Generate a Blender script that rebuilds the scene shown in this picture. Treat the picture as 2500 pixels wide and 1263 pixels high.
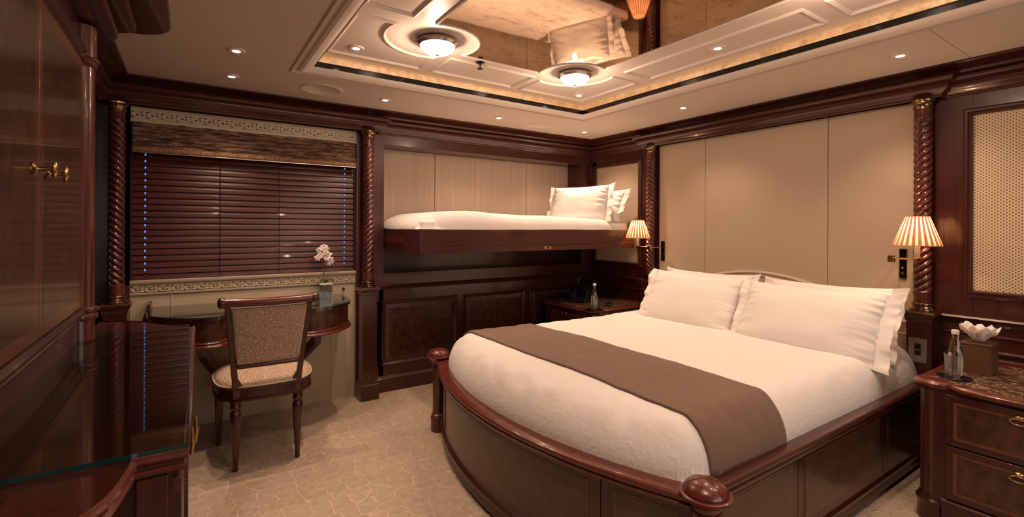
import bpy, bmesh, math, random
from mathutils import Vector, Matrix, noise
random.seed(7)
S = bpy.context.scene
for o in list(bpy.data.objects): bpy.data.objects.remove(o)
C = S.collection
PI = math.pi

# ---------------------------------------------------------------- camera
YAW, ROLL, CAMZ = math.radians(33.65), math.radians(.28), 1.25
_f = Vector((math.sin(YAW), math.cos(YAW), 0)); _r0 = Vector((math.cos(YAW), -math.sin(YAW), 0)); _u0 = Vector((0, 0, 1))
_r = _r0 * math.cos(ROLL) + _u0 * math.sin(ROLL); _u = _u0 * math.cos(ROLL) - _r0 * math.sin(ROLL)
cd = bpy.data.cameras.new('camera'); cam = bpy.data.objects.new('camera', cd); C.objects.link(cam)
cam.matrix_world = Matrix(((_r.x, _u.x, -_f.x, 0), (_r.y, _u.y, -_f.y, 0), (_r.z, _u.z, -_f.z, CAMZ), (0, 0, 0, 1)))
cd.sensor_width = 36; cd.lens = 1175 / 2500 * 36
cd.shift_x = (1250 - 1245) / 2500; cd.shift_y = -(631.5 - 556) / 2500
cd.clip_start = .02
S.camera = cam

# ---------------------------------------------------------------- world, exposure
w = bpy.data.worlds.new('world'); S.world = w; w.use_nodes = True
w.node_tree.nodes['Background'].inputs[0].default_value = (.16, .34, 1, 1)
w.node_tree.nodes['Background'].inputs[1].default_value = 1.6
S.view_settings.view_transform = 'Standard'; S.view_settings.look = 'None'
S.view_settings.gamma = 1; S.view_settings.use_curve_mapping = False
S.view_settings.exposure = 0.16
S.cycles.max_bounces = 10; S.cycles.diffuse_bounces = 5; S.cycles.glossy_bounces = 5; S.cycles.transmission_bounces = 8
S.cycles.sample_clamp_indirect = 4; S.cycles.caustics_reflective = False; S.cycles.caustics_refractive = False
S.cycles.use_denoising = True

WARM = (1, .675, .485)
K = 1.0          # overall level of the lamps in the room

def lamp_light(parent, kind, energy, loc, color=WARM, **kw):
    l = bpy.data.lights.new('bulb', kind); l.energy = energy * K; l.color = color
    for k, v in kw.items(): setattr(l, k, v)
    o = bpy.data.objects.new('bulb', l); C.objects.link(o); o.parent = parent; o.location = loc
    return o
# soft fill light added behind the viewer, set in an added window opening
_l = bpy.data.lights.new('fill_light', 'AREA'); _l.shape = 'RECTANGLE'; _l.size = 2.3; _l.size_y = .95; _l.energy = 18; _l.color = (1, .86, .80)
_o = bpy.data.objects.new('fill_light', _l); C.objects.link(_o); _o.location = (1.45, -1.785, 1.43); _o.rotation_euler = (math.radians(90), 0, 0)

# ---------------------------------------------------------------- mesh helpers
class MB:
    def __init__(s): s.v = []; s.f = []
    def add(s, vs, fs):
        n = len(s.v); s.v += [tuple(v) for v in vs]; s.f += [tuple(i + n for i in f) for f in fs]; return s
    def box(s, x0, y0, z0, x1, y1, z1, rz=0, c=None):
        vs = [(x, y, z) for z in (z0, z1) for y in (y0, y1) for x in (x0, x1)]
        if rz:
            cx, cy = c or ((x0 + x1) / 2, (y0 + y1) / 2); ca, sa = math.cos(rz), math.sin(rz)
            vs = [(cx + (x - cx) * ca - (y - cy) * sa, cy + (x - cx) * sa + (y - cy) * ca, z) for x, y, z in vs]
        return s.add(vs, [(0, 2, 3, 1), (4, 5, 7, 6), (0, 1, 5, 4), (2, 6, 7, 3), (0, 4, 6, 2), (1, 3, 7, 5)])
    def prism(s, poly, z0, z1, top=None):
        n = len(poly); top = top or poly
        vs = [(x, y, z0) for x, y in poly] + [(x, y, z1) for x, y in top]
        return s.add(vs, [tuple(range(n))[::-1], tuple(range(n, 2 * n))] + [(i, (i + 1) % n, n + (i + 1) % n, n + i) for i in range(n)])
    def lathe(s, prof, cx=0, cy=0, seg=28, sx=1, sy=1, a0=0, a1=2 * PI):
        full = abs(a1 - a0 - 2 * PI) < 1e-6; k = seg if full else seg + 1
        vs = []; fs = []
        for r, z in prof:
            for i in range(k):
                a = a0 + (a1 - a0) * i / seg; vs.append((cx + r * math.cos(a) * sx, cy + r * math.sin(a) * sy, z))
        for j in range(len(prof) - 1):
            for i in range(seg):
                i2 = (i + 1) % k
                fs.append((j * k + i, j * k + i2, (j + 1) * k + i2, (j + 1) * k + i))
        if full:
            if prof[0][0] > 1e-5: fs.append(tuple(range(k))[::-1])
            if prof[-1][0] > 1e-5: fs.append(tuple(range((len(prof) - 1) * k, len(prof) * k)))
        return s.add(vs, fs)
    def tube(s, pts, rad, seg=10, cap=True):
        pts = [Vector(p) for p in pts]; n = len(pts)
        rad = rad if isinstance(rad, (list, tuple)) else [rad] * n
        vs = []; fs = []; prev = None
        for i, p in enumerate(pts):
            t = (pts[min(i + 1, n - 1)] - pts[max(i - 1, 0)]).normalized()
            if prev is None:
                a = Vector((0, 0, 1)) if abs(t.z) < .9 else Vector((1, 0, 0)); u = t.cross(a).normalized()
            else:
                u = (prev - t * prev.dot(t)).normalized()
            prev = u; v = t.cross(u)
            for k in range(seg):
                a = 2 * PI * k / seg; vs.append(p + (u * math.cos(a) + v * math.sin(a)) * rad[i])
        for i in range(n - 1):
            for k in range(seg):
                k2 = (k + 1) % seg; fs.append((i * seg + k, i * seg + k2, (i + 1) * seg + k2, (i + 1) * seg + k))
        if cap: fs += [tuple(range(seg))[::-1], tuple(range((n - 1) * seg, n * seg))]
        return s.add(vs, fs)
    def sweep(s, path, prof, M=None, closed=False, capped=True):
        """path: plan points (a, b); prof: (offset to the left of travel, c). M maps (a, b, c) to xyz."""
        M = M or (lambda a, b, c: (a, b, c)); n = len(path); P = [Vector(p) for p in path]; m = len(prof); vs = []; fs = []
        for i in range(n):
            def nrm(a, b): d = (b - a).normalized(); return Vector((-d.y, d.x))
            if closed: n1 = nrm(P[i - 1], P[i]); n2 = nrm(P[i], P[(i + 1) % n])
            else:
                n1 = nrm(P[i - 1], P[i]) if i else nrm(P[0], P[1]); n2 = nrm(P[i], P[i + 1]) if i < n - 1 else n1
            b = (n1 + n2); b = b / max(.3, (1 + n1.dot(n2)))
            for d, c in prof: q = P[i] + b * d; vs.append(M(q.x, q.y, c))
        for i in range(n if closed else n - 1):
            j = (i + 1) % n
            for k in range(m - 1): fs.append((i * m + k, j * m + k, j * m + k + 1, i * m + k + 1))
        if not closed and capped: fs += [tuple(range(m)), tuple(range((n - 1) * m, n * m))[::-1]]
        return s.add(vs, fs)
    def grid(s, fn, nu, nv, wrap=False):
        vs = [fn(i / (nu - (0 if wrap else 1)), j / (nv - 1)) for j in range(nv) for i in range(nu)]
        fs = []
        for j in range(nv - 1):
            for i in range(nu if wrap else nu - 1):
                i2 = (i + 1) % nu; fs.append((j * nu + i, j * nu + i2, (j + 1) * nu + i2, (j + 1) * nu + i))
        return s.add(vs, fs)
    def build(s, name, mat, parent=None, smooth=None, bevel=0, seg=2, solid=0, sub=0):
        me = bpy.data.meshes.new(name); me.from_pydata(s.v, [], s.f)
        bm = bmesh.new(); bm.from_mesh(me); bmesh.ops.recalc_face_normals(bm, faces=bm.faces)
        if smooth is not None:
            for f in bm.faces: f.smooth = True
            ang = math.radians(smooth)
            for e in bm.edges:
                if len(e.link_faces) == 2 and e.calc_face_angle(0) > ang: e.smooth = False
        bm.to_mesh(me); bm.free()
        me.materials.append(mat)
        o = bpy.data.objects.new(name, me); C.objects.link(o); o.parent = parent
        if solid:
            md = o.modifiers.new('solid', 'SOLIDIFY'); md.thickness = solid; md.offset = 0
        if bevel:
            md = o.modifiers.new('bevel', 'BEVEL'); md.width = bevel; md.segments = seg; md.limit_method = 'ANGLE'; md.angle_limit = math.radians(40)
            if smooth is None:
                for p in me.polygons: p.use_smooth = True
                md.harden_normals = True
        if sub:
            md = o.modifiers.new('sub', 'SUBSURF'); md.levels = sub; md.render_levels = sub
        return o

def shift(o, loc):
    """move the mesh data so that it is given relative to loc (the parent's place)"""
    L = Vector(loc)
    for v in o.data.vertices: v.co -= L

def thing(name, label, cat, loc=(0, 0, 0), rz=0, group=None):
    o = bpy.data.objects.new(name, None); C.objects.link(o); o.location = loc; o.rotation_euler = (0, 0, rz)
    o.empty_display_size = .05
    o['label'] = label; o['category'] = cat
    if group: o['group'] = group
    return o
def tag(o, label, cat, group=None, kind=None):
    o['label'] = label; o['category'] = cat
    if group: o['group'] = group
    if kind: o['kind'] = kind
    return o
def struct(o): o['kind'] = 'structure'; return o
def dup(root, loc, rz=None, label=None):
    r = root.copy(); C.objects.link(r); r.location = loc
    if rz is not None: r.rotation_euler = (0, 0, rz)
    if label: r['label'] = label
    def kids(a, b):
        for ch in list(a.children):
            c = ch.copy(); C.objects.link(c); c.parent = b; kids(ch, c)
    kids(root, r)
    return r
def arc(cx, cy, r, a0, a1, n=12): return [(cx + r * math.cos(math.radians(a0 + (a1 - a0) * i / n)), cy + r * math.sin(math.radians(a0 + (a1 - a0) * i / n))) for i in range(n + 1)]
def smoothpath(pts, n=8):
    out = []; P = [Vector(p) for p in pts]
    for i in range(len(P) - 1):
        p0 = P[max(i - 1, 0)]; p1 = P[i]; p2 = P[i + 1]; p3 = P[min(i + 2, len(P) - 1)]
        for k in range(n):
            t = k / n
            out.append(tuple(.5 * ((2 * p1) + (p2 - p0) * t + (2 * p0 - 5 * p1 + 4 * p2 - p3) * t * t + (3 * p1 - p0 - 3 * p2 + p3) * t ** 3)))
    out.append(tuple(P[-1])); return out

# ---------------------------------------------------------------- materials
def mat(name, col, rough=.5, metal=0, coat=0, **kw):
    m = bpy.data.materials.new(name); m.use_nodes = True; nt = m.node_tree; b = nt.nodes['Principled BSDF']
    b.inputs['Base Color'].default_value = (*col, 1); b.inputs['Roughness'].default_value = rough; b.inputs['Metallic'].default_value = metal
    b.inputs['Coat Weight'].default_value = coat; b.inputs['Coat Roughness'].default_value = .06
    for k, v in kw.items(): b.inputs[k.replace('_', ' ')].default_value = v
    return m, nt, b
def N(nt, t, **kw):
    n = nt.nodes.new(t)
    for k, v in kw.items():
        if k.startswith('i_'): n.inputs[k[2:].replace('_', ' ')].default_value = v
        else: setattr(n, k, v)
    return n
def L(nt, a, b): nt.links.new(a, b)
def coords(nt, scale=(1, 1, 1), kind='Object'):
    tc = N(nt, 'ShaderNodeTexCoord'); mp = N(nt, 'ShaderNodeMapping'); mp.inputs['Scale'].default_value = scale
    L(nt, tc.outputs[kind], mp.inputs['Vector']); return mp.outputs['Vector']
def ramp(nt, fac, stops):
    r = N(nt, 'ShaderNodeValToRGB'); e = r.color_ramp.elements
    while len(e) < len(stops): e.new(.5)
    for k, (p, c) in enumerate(stops): e[k].position = p; e[k].color = (*c, 1) if len(c) == 3 else c
    L(nt, fac, r.inputs['Fac']); return r.outputs['Color']
def bump(nt, b, h, strength=.3, dist=.002):
    n = N(nt, 'ShaderNodeBump'); n.inputs['Strength'].default_value = strength; n.inputs['Distance'].default_value = dist
    L(nt, h, n.inputs['Height']); L(nt, n.outputs['Normal'], b.inputs['Normal']); return n

def wood(name, c0, c1, scale, rough=.3, coat=.35, detail=5):
    m, nt, b = mat(name, c0, rough, coat=coat)
    n = N(nt, 'ShaderNodeTexNoise'); n.inputs['Scale'].default_value = 1; n.inputs['Detail'].default_value = detail; n.inputs['Roughness'].default_value = .6
    L(nt, coords(nt, scale), n.inputs['Vector'])
    L(nt, ramp(nt, n.outputs['Fac'], [(.3, c0), (.7, c1)]), b.inputs['Base Color'])
    return m
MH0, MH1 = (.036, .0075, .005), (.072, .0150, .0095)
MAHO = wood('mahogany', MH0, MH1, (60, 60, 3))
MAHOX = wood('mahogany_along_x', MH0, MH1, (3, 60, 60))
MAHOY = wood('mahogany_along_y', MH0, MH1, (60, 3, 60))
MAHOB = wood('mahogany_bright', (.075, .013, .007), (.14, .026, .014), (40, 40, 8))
TWIST = wood('twisted_mahogany', (.055, .010, .006), (.10, .018, .010), (40, 40, 8), .16, .8)
BURL = wood('burl_veneer', (.018, .006, .003), (.105, .036, .017), (30, 30, 20), .3, .3, 10)
BURLG = wood('burl_veneer_light', (.05, .022, .011), (.10, .046, .024), (22, 22, 14), .32, .3, 8)
INLAY = wood('inlay_band', (.11, .035, .016), (.16, .055, .026), (40, 40, 5), .3, .3)
CREAM, nt, b = mat('cream_leather', (.52, .41, .29), .55)
n = N(nt, 'ShaderNodeTexNoise'); n.inputs['Scale'].default_value = 220; L(nt, coords(nt), n.inputs['Vector']); bump(nt, b, n.outputs['Fac'], .12, .001)
CREAMF, nt, b = mat('cream_ribbed_fabric', (.50, .38, .26), .75)
n = N(nt, 'ShaderNodeTexNoise'); n.inputs['Scale'].default_value = 1; n.inputs['Detail'].default_value = 3; L(nt, coords(nt, (90, 2, 1.2)), n.inputs['Vector'])
L(nt, ramp(nt, n.outputs['Fac'], [(.3, (.42, .32, .24)), (.7, (.52, .41, .31))]), b.inputs['Base Color'])
CEIL, nt, b = mat('ceiling_paint', (.72, .63, .55), .45)
BEIGE, nt, b = mat('beige_lacquer', (.52, .43, .30), .4)
BLACK, nt, b = mat('black_gloss', (.006, .005, .006), .12)
ONYX, nt, b = mat('onyx_strip', (.8, .5, .25), .35)
n = N(nt, 'ShaderNodeTexNoise'); n.inputs['Scale'].default_value = 14; n.inputs['Detail'].default_value = 6; n.inputs['Distortion'].default_value = 1.2; L(nt, coords(nt), n.inputs['Vector'])
L(nt, ramp(nt, n.outputs['Fac'], [(.35, (.62, .44, .27)), (.6, (.86, .68, .46))]), b.inputs['Base Color'])
# carpet with a woven network of pale lines
CARPET, nt, b = mat('carpet', (.5, .38, .26), .95)
v = coords(nt, (1, 1.45, 1)); nz = N(nt, 'ShaderNodeTexNoise'); nz.inputs['Scale'].default_value = 9; L(nt, v, nz.inputs['Vector'])
mx = N(nt, 'ShaderNodeMixRGB', blend_type='ADD'); mx.inputs[0].default_value = .035; L(nt, v, mx.inputs[1]); L(nt, nz.outputs['Color'], mx.inputs[2])
vo = N(nt, 'ShaderNodeTexVoronoi', feature='DISTANCE_TO_EDGE'); vo.inputs['Scale'].default_value = 10.5; vo.inputs['Randomness'].default_value = .62; L(nt, mx.outputs[0], vo.inputs['Vector'])
cr = ramp(nt, vo.outputs['Distance'], [(.0, (.66, .55, .42)), (.022, (.62, .50, .37)), (.055, (.49, .385, .285)), (.5, (.52, .42, .315))])
n2 = N(nt, 'ShaderNodeTexNoise'); n2.inputs['Scale'].default_value = 26; n2.inputs['Detail'].default_value = 6; L(nt, coords(nt), n2.inputs['Vector'])
m2 = N(nt, 'ShaderNodeMixRGB', blend_type='MULTIPLY'); m2.inputs[0].default_value = .55; L(nt, cr, m2.inputs[1])
L(nt, ramp(nt, n2.outputs['Fac'], [(.3, (.68, .66, .64)), (.65, (1, 1, 1))]), m2.inputs[2]); L(nt, m2.outputs[0], b.inputs['Base Color'])
n3 = N(nt, 'ShaderNodeTexNoise'); n3.inputs['Scale'].default_value = 350; L(nt, coords(nt), n3.inputs['Vector'])
rr = ramp(nt, vo.outputs['Distance'], [(0, (1, 1, 1)), (.07, (0, 0, 0))]); ad = N(nt, 'ShaderNodeMath', operation='MULTIPLY_ADD'); ad.inputs[1].default_value = .4
L(nt, n3.outputs['Fac'], ad.inputs[0]); L(nt, rr, ad.inputs[2]); bump(nt, b, ad.outputs[0], .5, .004)

def cloth(name, col, fine=300, s=.25, wr=0, wscale=14, wd=.006, sheen=.2, wide=False):
    m, nt, b = mat(name, col, .9); b.inputs['Sheen Weight'].default_value = sheen
    n = N(nt, 'ShaderNodeTexNoise'); n.inputs['Scale'].default_value = fine; L(nt, coords(nt), n.inputs['Vector'])
    bn = bump(nt, b, n.outputs['Fac'], s, .001)
    if wr:
        geo = N(nt, 'ShaderNodeNewGeometry'); sx = N(nt, 'ShaderNodeSeparateXYZ'); L(nt, geo.outputs['Normal'], sx.inputs[0])
        k1 = N(nt, 'ShaderNodeMapRange'); k1.inputs['From Min'].default_value = 1; k1.inputs['From Max'].default_value = .5; k1.inputs['To Min'].default_value = .12; k1.inputs['To Max'].default_value = 1; L(nt, sx.outputs['Z'], k1.inputs['Value'])
        n2 = N(nt, 'ShaderNodeTexNoise'); n2.inputs['Scale'].default_value = wscale; n2.inputs['Detail'].default_value = 5; n2.inputs['Distortion'].default_value = .8; L(nt, coords(nt), n2.inputs['Vector'])
        b2 = N(nt, 'ShaderNodeBump'); b2.inputs['Strength'].default_value = wr; b2.inputs['Distance'].default_value = wd
        mk = N(nt, 'ShaderNodeMath', operation='MULTIPLY'); L(nt, n2.outputs['Fac'], mk.inputs[0]); L(nt, k1.outputs[0], mk.inputs[1]); L(nt, mk.outputs[0] if wide else n2.outputs['Fac'], b2.inputs['Height']); L(nt, b2.outputs['Normal'], bn.inputs['Normal'])
    return m
LINEN = cloth('white_linen', (.80, .76, .72), 300, .1, .55, 40, .006, wide=True)
PILLOWM = cloth('white_pillow_linen', (.84, .80, .75), 300, .08, .15, 12, .004)
RUNNER = cloth('brown_runner_weave', (.165, .096, .064), 180, .6, .2, 20)
m, nt, b = mat('chair_fabric', (.40, .27, .18), .7); CHAIRF = m
vo = N(nt, 'ShaderNodeTexVoronoi', feature='DISTANCE_TO_EDGE'); vo.inputs['Scale'].default_value = 66; L(nt, coords(nt), vo.inputs['Vector'])
L(nt, ramp(nt, vo.outputs['Distance'], [(0, (.30, .20, .13)), (.10, (.50, .36, .25)), (.5, (.68, .52, .38))]), b.inputs['Base Color']); bump(nt, b, vo.outputs['Distance'], .6, .003)
PIPING, nt, b = mat('cream_piping', (.55, .46, .33), .6)
BRASS, nt, b = mat('antique_brass', (.55, .36, .16), .25, 1)
CHROME, nt, b = mat('satin_nickel', (.50, .44, .40), .22, 1)
DARKM, nt, b = mat('dark_bronze', (.06, .045, .035), .2, 1)
BLACKP, nt, b = mat('black_plastic', (.01, .01, .011), .25)
PEWTER, nt, b = mat('pewter_plate', (.38, .31, .26), .35, .8)
WHITE, nt, b = mat('white_plastic', (.8, .76, .7), .4)
TISSUE, nt, b = mat('tissue_paper', (.85, .80, .74), .9); b.inputs['Subsurface Weight'].default_value = .2
LEAFM, nt, b = mat('orchid_green', (.10, .28, .04), .4)
DLEAF, nt, b = mat('dark_leaf', (.02, .035, .015), .35)
PETAL, nt, b = mat('orchid_petal', (.80, .72, .68), .6)
STEMM, nt, b = mat('orchid_stem', (.16, .13, .05), .5)
PEBBLE, nt, b = mat('white_pebble', (.75, .62, .48), .5)
MULCH, nt, b = mat('dark_mulch', (.035, .02, .014), .6)
n = N(nt, 'ShaderNodeTexVoronoi'); n.inputs['Scale'].default_value = 90; L(nt, coords(nt), n.inputs['Vector']); bump(nt, b, n.outputs['Distance'], 1, .01)
L(nt, ramp(nt, n.outputs['Color'], [(.2, (.012, .007, .006)), (.8, (.09, .045, .03))]), b.inputs['Base Color'])
GLASS, nt, b = mat('clear_glass', (.97, .98, .97), 0, Transmission_Weight=1, IOR=1.45)
def pane_glass(name, tint, f0=.07):
    m = bpy.data.materials.new(name); m.use_nodes = True; nt = m.node_tree; nt.nodes.clear()
    o = N(nt, 'ShaderNodeOutputMaterial'); t = N(nt, 'ShaderNodeBsdfTransparent'); g = N(nt, 'ShaderNodeBsdfGlossy'); geo = N(nt, 'ShaderNodeNewGeometry'); dp = N(nt, 'ShaderNodeVectorMath', operation='DOT_PRODUCT'); L(nt, geo.outputs['Normal'], dp.inputs[0]); L(nt, geo.outputs['Incoming'], dp.inputs[1])
    def mm(op, x, y, z=None):
        q = N(nt, 'ShaderNodeMath', operation=op)
        for k_, v_ in enumerate((x, y, z)):
            if v_ is None: continue
            if isinstance(v_, (int, float)): q.inputs[k_].default_value = v_
            else: L(nt, v_, q.inputs[k_])
        return q.outputs[0]
    ab = mm('ABSOLUTE', dp.outputs['Value'], None); fac = mm('MULTIPLY_ADD', mm('POWER', mm('SUBTRACT', 1, ab), 5), 1 - f0, f0)
    mx = N(nt, 'ShaderNodeMixShader')
    t.inputs[0].default_value = (*tint, 1); g.inputs['Roughness'].default_value = 0; pass
    L(nt, fac, mx.inputs[0]); L(nt, t.outputs[0], mx.inputs[1]); L(nt, g.outputs[0], mx.inputs[2]); L(nt, mx.outputs[0], o.inputs[0]); return m
TGLASS = pane_glass('glass_top', (.90, .96, .94)); POTGLASS = pane_glass('pot_glass', (.95, .97, .96), .04)
GEDGE, nt, b = mat('glass_edge', (.004, .045, .042), .08, coat=1)
BRONZE, nt, b = mat('bronze_ring', (.26, .17, .095), .2, 1)
WATER, nt, b = mat('water', (.95, .97, .98), 0, Transmission_Weight=1, IOR=1.33)
# thin lacquer-like glass over veneer: dark polished top that mirrors the room
POLISH = wood('polished_top', (.045, .009, .006), (.075, .017, .010), (4, 60, 60), .18, 1.0)
# antiqued mirror of the ceiling
MIRROR, nt, b = mat('antiqued_mirror', (.5, .36, .24), .03, 1)
n = N(nt, 'ShaderNodeTexNoise'); n.inputs['Scale'].default_value = 9; n.inputs['Detail'].default_value = 12; n.inputs['Roughness'].default_value = .78; n.inputs['Distortion'].default_value = .5; L(nt, coords(nt, (1, 2.2, 1)), n.inputs['Vector'])
L(nt, ramp(nt, n.outputs['Fac'], [(.30, (.14, .075, .045)), (.385, (.36, .23, .145)), (.48, (.52, .38, .26)), (.75, (.60, .45, .32))]), b.inputs['Base Color'])
# marble of the bedside tops
MARBLE, nt, b = mat('brown_marble', (.1, .06, .04), .12, coat=.5)
n = N(nt, 'ShaderNodeTexNoise'); n.inputs['Scale'].default_value = 7; n.inputs['Detail'].default_value = 8; n.inputs['Roughness'].default_value = .65; n.inputs['Distortion'].default_value = 2.2; L(nt, coords(nt, (2, 1, 1)), n.inputs['Vector'])
L(nt, ramp(nt, n.outputs['Fac'], [(.36, (.045, .03, .028)), (.47, (.10, .055, .035)), (.50, (.65, .42, .24)), (.53, (.12, .07, .045)), (.66, (.05, .035, .03)), (.70, (.45, .28, .16)), (.74, (.06, .04, .03))]), b.inputs['Base Color'])
# cane webbing: pale straw with staggered dark holes
CANE, nt, b = mat('woven_cane', (.55, .42, .25), .5)
tc = N(nt, 'ShaderNodeTexCoord'); sp = N(nt, 'ShaderNodeSeparateXYZ'); L(nt, tc.outputs['Object'], sp.inputs[0])
def M_(op, a, b_=None, c=None):
    q = N(nt, 'ShaderNodeMath', operation=op)
    for k, x in enumerate((a, b_, c)):
        if x is None: continue
        if isinstance(x, (int, float)): q.inputs[k].default_value = x
        else: L(nt, x, q.inputs[k])
    return q.outputs[0]
PY, PZ = .0106, .0160
cu = M_('DIVIDE', sp.outputs['Y'], PY); cv = M_('DIVIDE', sp.outputs['Z'], PZ)
col_i = M_('FLOOR', cu); odd = M_('MODULO', M_('ABSOLUTE', col_i), 2); cv2 = M_('ADD', cv, M_('MULTIPLY', odd, .5))
fu = M_('ABSOLUTE', M_('SUBTRACT', M_('FRACT', cu), .5)); fv = M_('ABSOLUTE', M_('SUBTRACT', M_('FRACT', cv2), .5))
hole = M_('MULTIPLY', M_('LESS_THAN', fu, .25), M_('LESS_THAN', fv, .19))
hh = N(nt, 'ShaderNodeMixRGB'); L(nt, hole, hh.inputs[0]); hh.inputs[1].default_value = (.74, .58, .36, 1); hh.inputs[2].default_value = (.13, .07, .04, 1); L(nt, hh.outputs[0], b.inputs['Base Color'])
bump(nt, b, M_('SUBTRACT', 1, hole), .6, .002)
# roman shade: brown raw woven fibres
SHADEM, nt, b = mat('woven_bark_fabric', (.12, .06, .03), .8)
n = N(nt, 'ShaderNodeTexNoise'); n.inputs['Scale'].default_value = 1; n.inputs['Detail'].default_value = 7; n.inputs['Roughness'].default_value = .7; n.inputs['Distortion'].default_value = .6; L(nt, coords(nt, (10, 40, 75)), n.inputs['Vector'])
L(nt, ramp(nt, n.outputs['Fac'], [(.36, (.03, .015, .01)), (.48, (.15, .08, .05)), (.58, (.36, .22, .14)), (.72, (.55, .38, .26))]), b.inputs['Base Color']); bump(nt, b, n.outputs['Fac'], .9, .012)
SHADEH, nt, b = mat('woven_hem', (.33, .17, .07), .7)
n = N(nt, 'ShaderNodeTexNoise'); n.inputs['Scale'].default_value = 1; n.inputs['Detail'].default_value = 4; L(nt, coords(nt, (70, 70, 20)), n.inputs['Vector'])
L(nt, ramp(nt, n.outputs['Fac'], [(.3, (.14, .065, .028)), (.7, (.42, .23, .10))]), b.inputs['Base Color'])
SLAT = wood('blind_slat', (.040, .007, .0035), (.085, .014, .007), (4, 60, 60), .36, .10)
# lamp shades: pleated cloth, lit through by the bulb inside
def shade_mat(name, col):
    m = bpy.data.materials.new(name); m.use_nodes = True; nt = m.node_tree; nt.nodes.clear()
    o = N(nt, 'ShaderNodeOutputMaterial'); d = N(nt, 'ShaderNodeBsdfDiffuse'); t = N(nt, 'ShaderNodeBsdfTranslucent'); mx = N(nt, 'ShaderNodeMixShader')
    d.inputs[0].default_value = (*col, 1); t.inputs[0].default_value = (*col, 1); mx.inputs[0].default_value = .6
    L(nt, d.outputs[0], mx.inputs[1]); L(nt, t.outputs[0], mx.inputs[2]); L(nt, mx.outputs[0], o.inputs[0]); return m
SHCLOTH = shade_mat('pleated_shade_cloth', (.78, .58, .42)); SHRIB = shade_mat('shade_pleat_fold', (.50, .27, .18)); CANDLE = shade_mat('candle_sleeve', (.85, .78, .66))
def emit(name, col, s):
    m = bpy.data.materials.new(name); m.use_nodes = True; nt = m.node_tree; b = nt.nodes['Principled BSDF']
    b.inputs['Base Color'].default_value = (.8, .8, .8, 1); b.inputs['Emission Color'].default_value = (*col, 1); b.inputs['Emission Strength'].default_value = s; return m
LENS = emit('downlight_lens', (1, .86, .66), 14); DOME = emit('lit_dome_glass', (1, .86, .70), 3.2); LED = emit('cove_led', (1, .60, .28), 3.4)
GRILLE, nt, b = mat('speaker_cloth', (.34, .31, .28), .9)
def white_mesh_bump(): pass
# ================================================================ the room
XL, XR, YF, YN, ZC, ZT = -.314, 3.36, 3.57, -1.7, 2.105, 2.19
XLF = -.43                      # left wall beyond the end of the cupboard front
def FA(a, b, c): return (a, YF - c, b)
def FR(a, b, c): return (XR - c, a, b)
def FL(a, b, c): return (XL + c, a, b)
def rect(a0, b0, a1, b1): return [(a0, b0), (a1, b0), (a1, b1), (a0, b1)]
def mapped(M, poly_prism):
    mb = MB(); mb.v = [M(*v) for v in poly_prism.v]; mb.f = poly_prism.f; return mb
def board(mb, M, a0, b0, a1, b1, c0, c1):
    t = MB().box(a0, b0, c0, a1, b1, c1); mb.add([M(*v) for v in t.v], t.f); return mb
def raised(M, a0, b0, a1, b1, parent, c=0, bur=None, name='panel', fr=.028):
    """a recessed, framed and fielded panel on a wall board"""
    f = MB().sweep(rect(a0, b0, a1, b1), [(0, c - .001), (0, c + .004), (.006, c + .007), (.012, c + .004), (fr, c - .010), (fr + .004, c - .012)], M, closed=True)
    f.build('panel_moulding', MAHO, parent, smooth=35)
    p = MB(); i = fr; q = fr + .03
    p.v = [M(*v) for v in [(a0 + i, b0 + i, c - .008), (a1 - i, b0 + i, c - .008), (a1 - i, b1 - i, c - .008), (a0 + i, b1 - i, c - .008),
                           (a0 + q, b0 + q, c + .001), (a1 - q, b0 + q, c + .001), (a1 - q, b1 - q, c + .001), (a0 + q, b1 - q, c + .001)]]
    p.f = [(0, 1, 5, 4), (1, 2, 6, 5), (2, 3, 7, 6), (3, 0, 4, 7), (4, 5, 6, 7)]
    return p.build(name, bur or BURL, parent)

fl = struct(MB().box(-2.2, YN, -.05, XR + .1, YF + .1, 0).build('floor', CARPET))

# ---------------- ceiling ring round the raised tray
GX0, GX1, GY0, GY1 = .45, 2.61, .13, 2.87
mb = MB()
for q in ((-2.2, YN, GX0, YF + .3), (GX1, YN, XR + .1, YF + .3), (GX0, YN, GX1, GY0), (GX0, GY1, GX1, YF + .3)): mb.box(q[0], q[1], ZC, q[2], q[3], ZC + .03)
mb.box(.3, -.1, ZT + .012, 2.8, 3.1, ZT + .03)
ceil = struct(mb.build('ceiling', CEIL))
R4 = rect(GX0, GY0, GX1, GY1)
m1 = MB().sweep(R4, [(0, ZC + .012), (0, ZC - .002), (.006, ZC - .008), (.012, ZC - .008), (.016, ZC + .002), (.032, ZC + .002), (.040, ZC - .006), (.055, ZC - .010), (.075, ZC - .004), (.095, ZC + .008), (.105, ZC + .012), (.105, ZC + .02)], closed=True)
t1 = struct(m1.build('trim_1', CEIL, smooth=30))
m1 = MB().sweep(R4, [(.104, ZC + .02), (.108, ZC + .014), (.110, ZC + .014), (.110, ZC + .044), (.094, ZC + .044)], closed=True)
struct(m1.build('trim_2', BLACK))
m1 = MB().sweep(R4, [(.080, ZC + .03), (.080, ZC + .060), (.086, ZC + .078), (.10, ZC + .086)], closed=True)
struct(m1.build('trim_3', ONYX))
led = MB()
for (x0, y0, x1, y1) in ((GX0 + .085, GY1 - .092, GX1 - .085, GY1 - .087), (GX0 + .085, GY0 + .087, GX1 - .085, GY0 + .092), (GX0 + .087, GY0 + .1, GX0 + .092, GY1 - .1), (GX1 - .092, GY0 + .1, GX1 - .087, GY1 - .1)):
    led.box(x0, y0, ZC + .0402, x1, y1, ZC + .0422)
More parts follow.
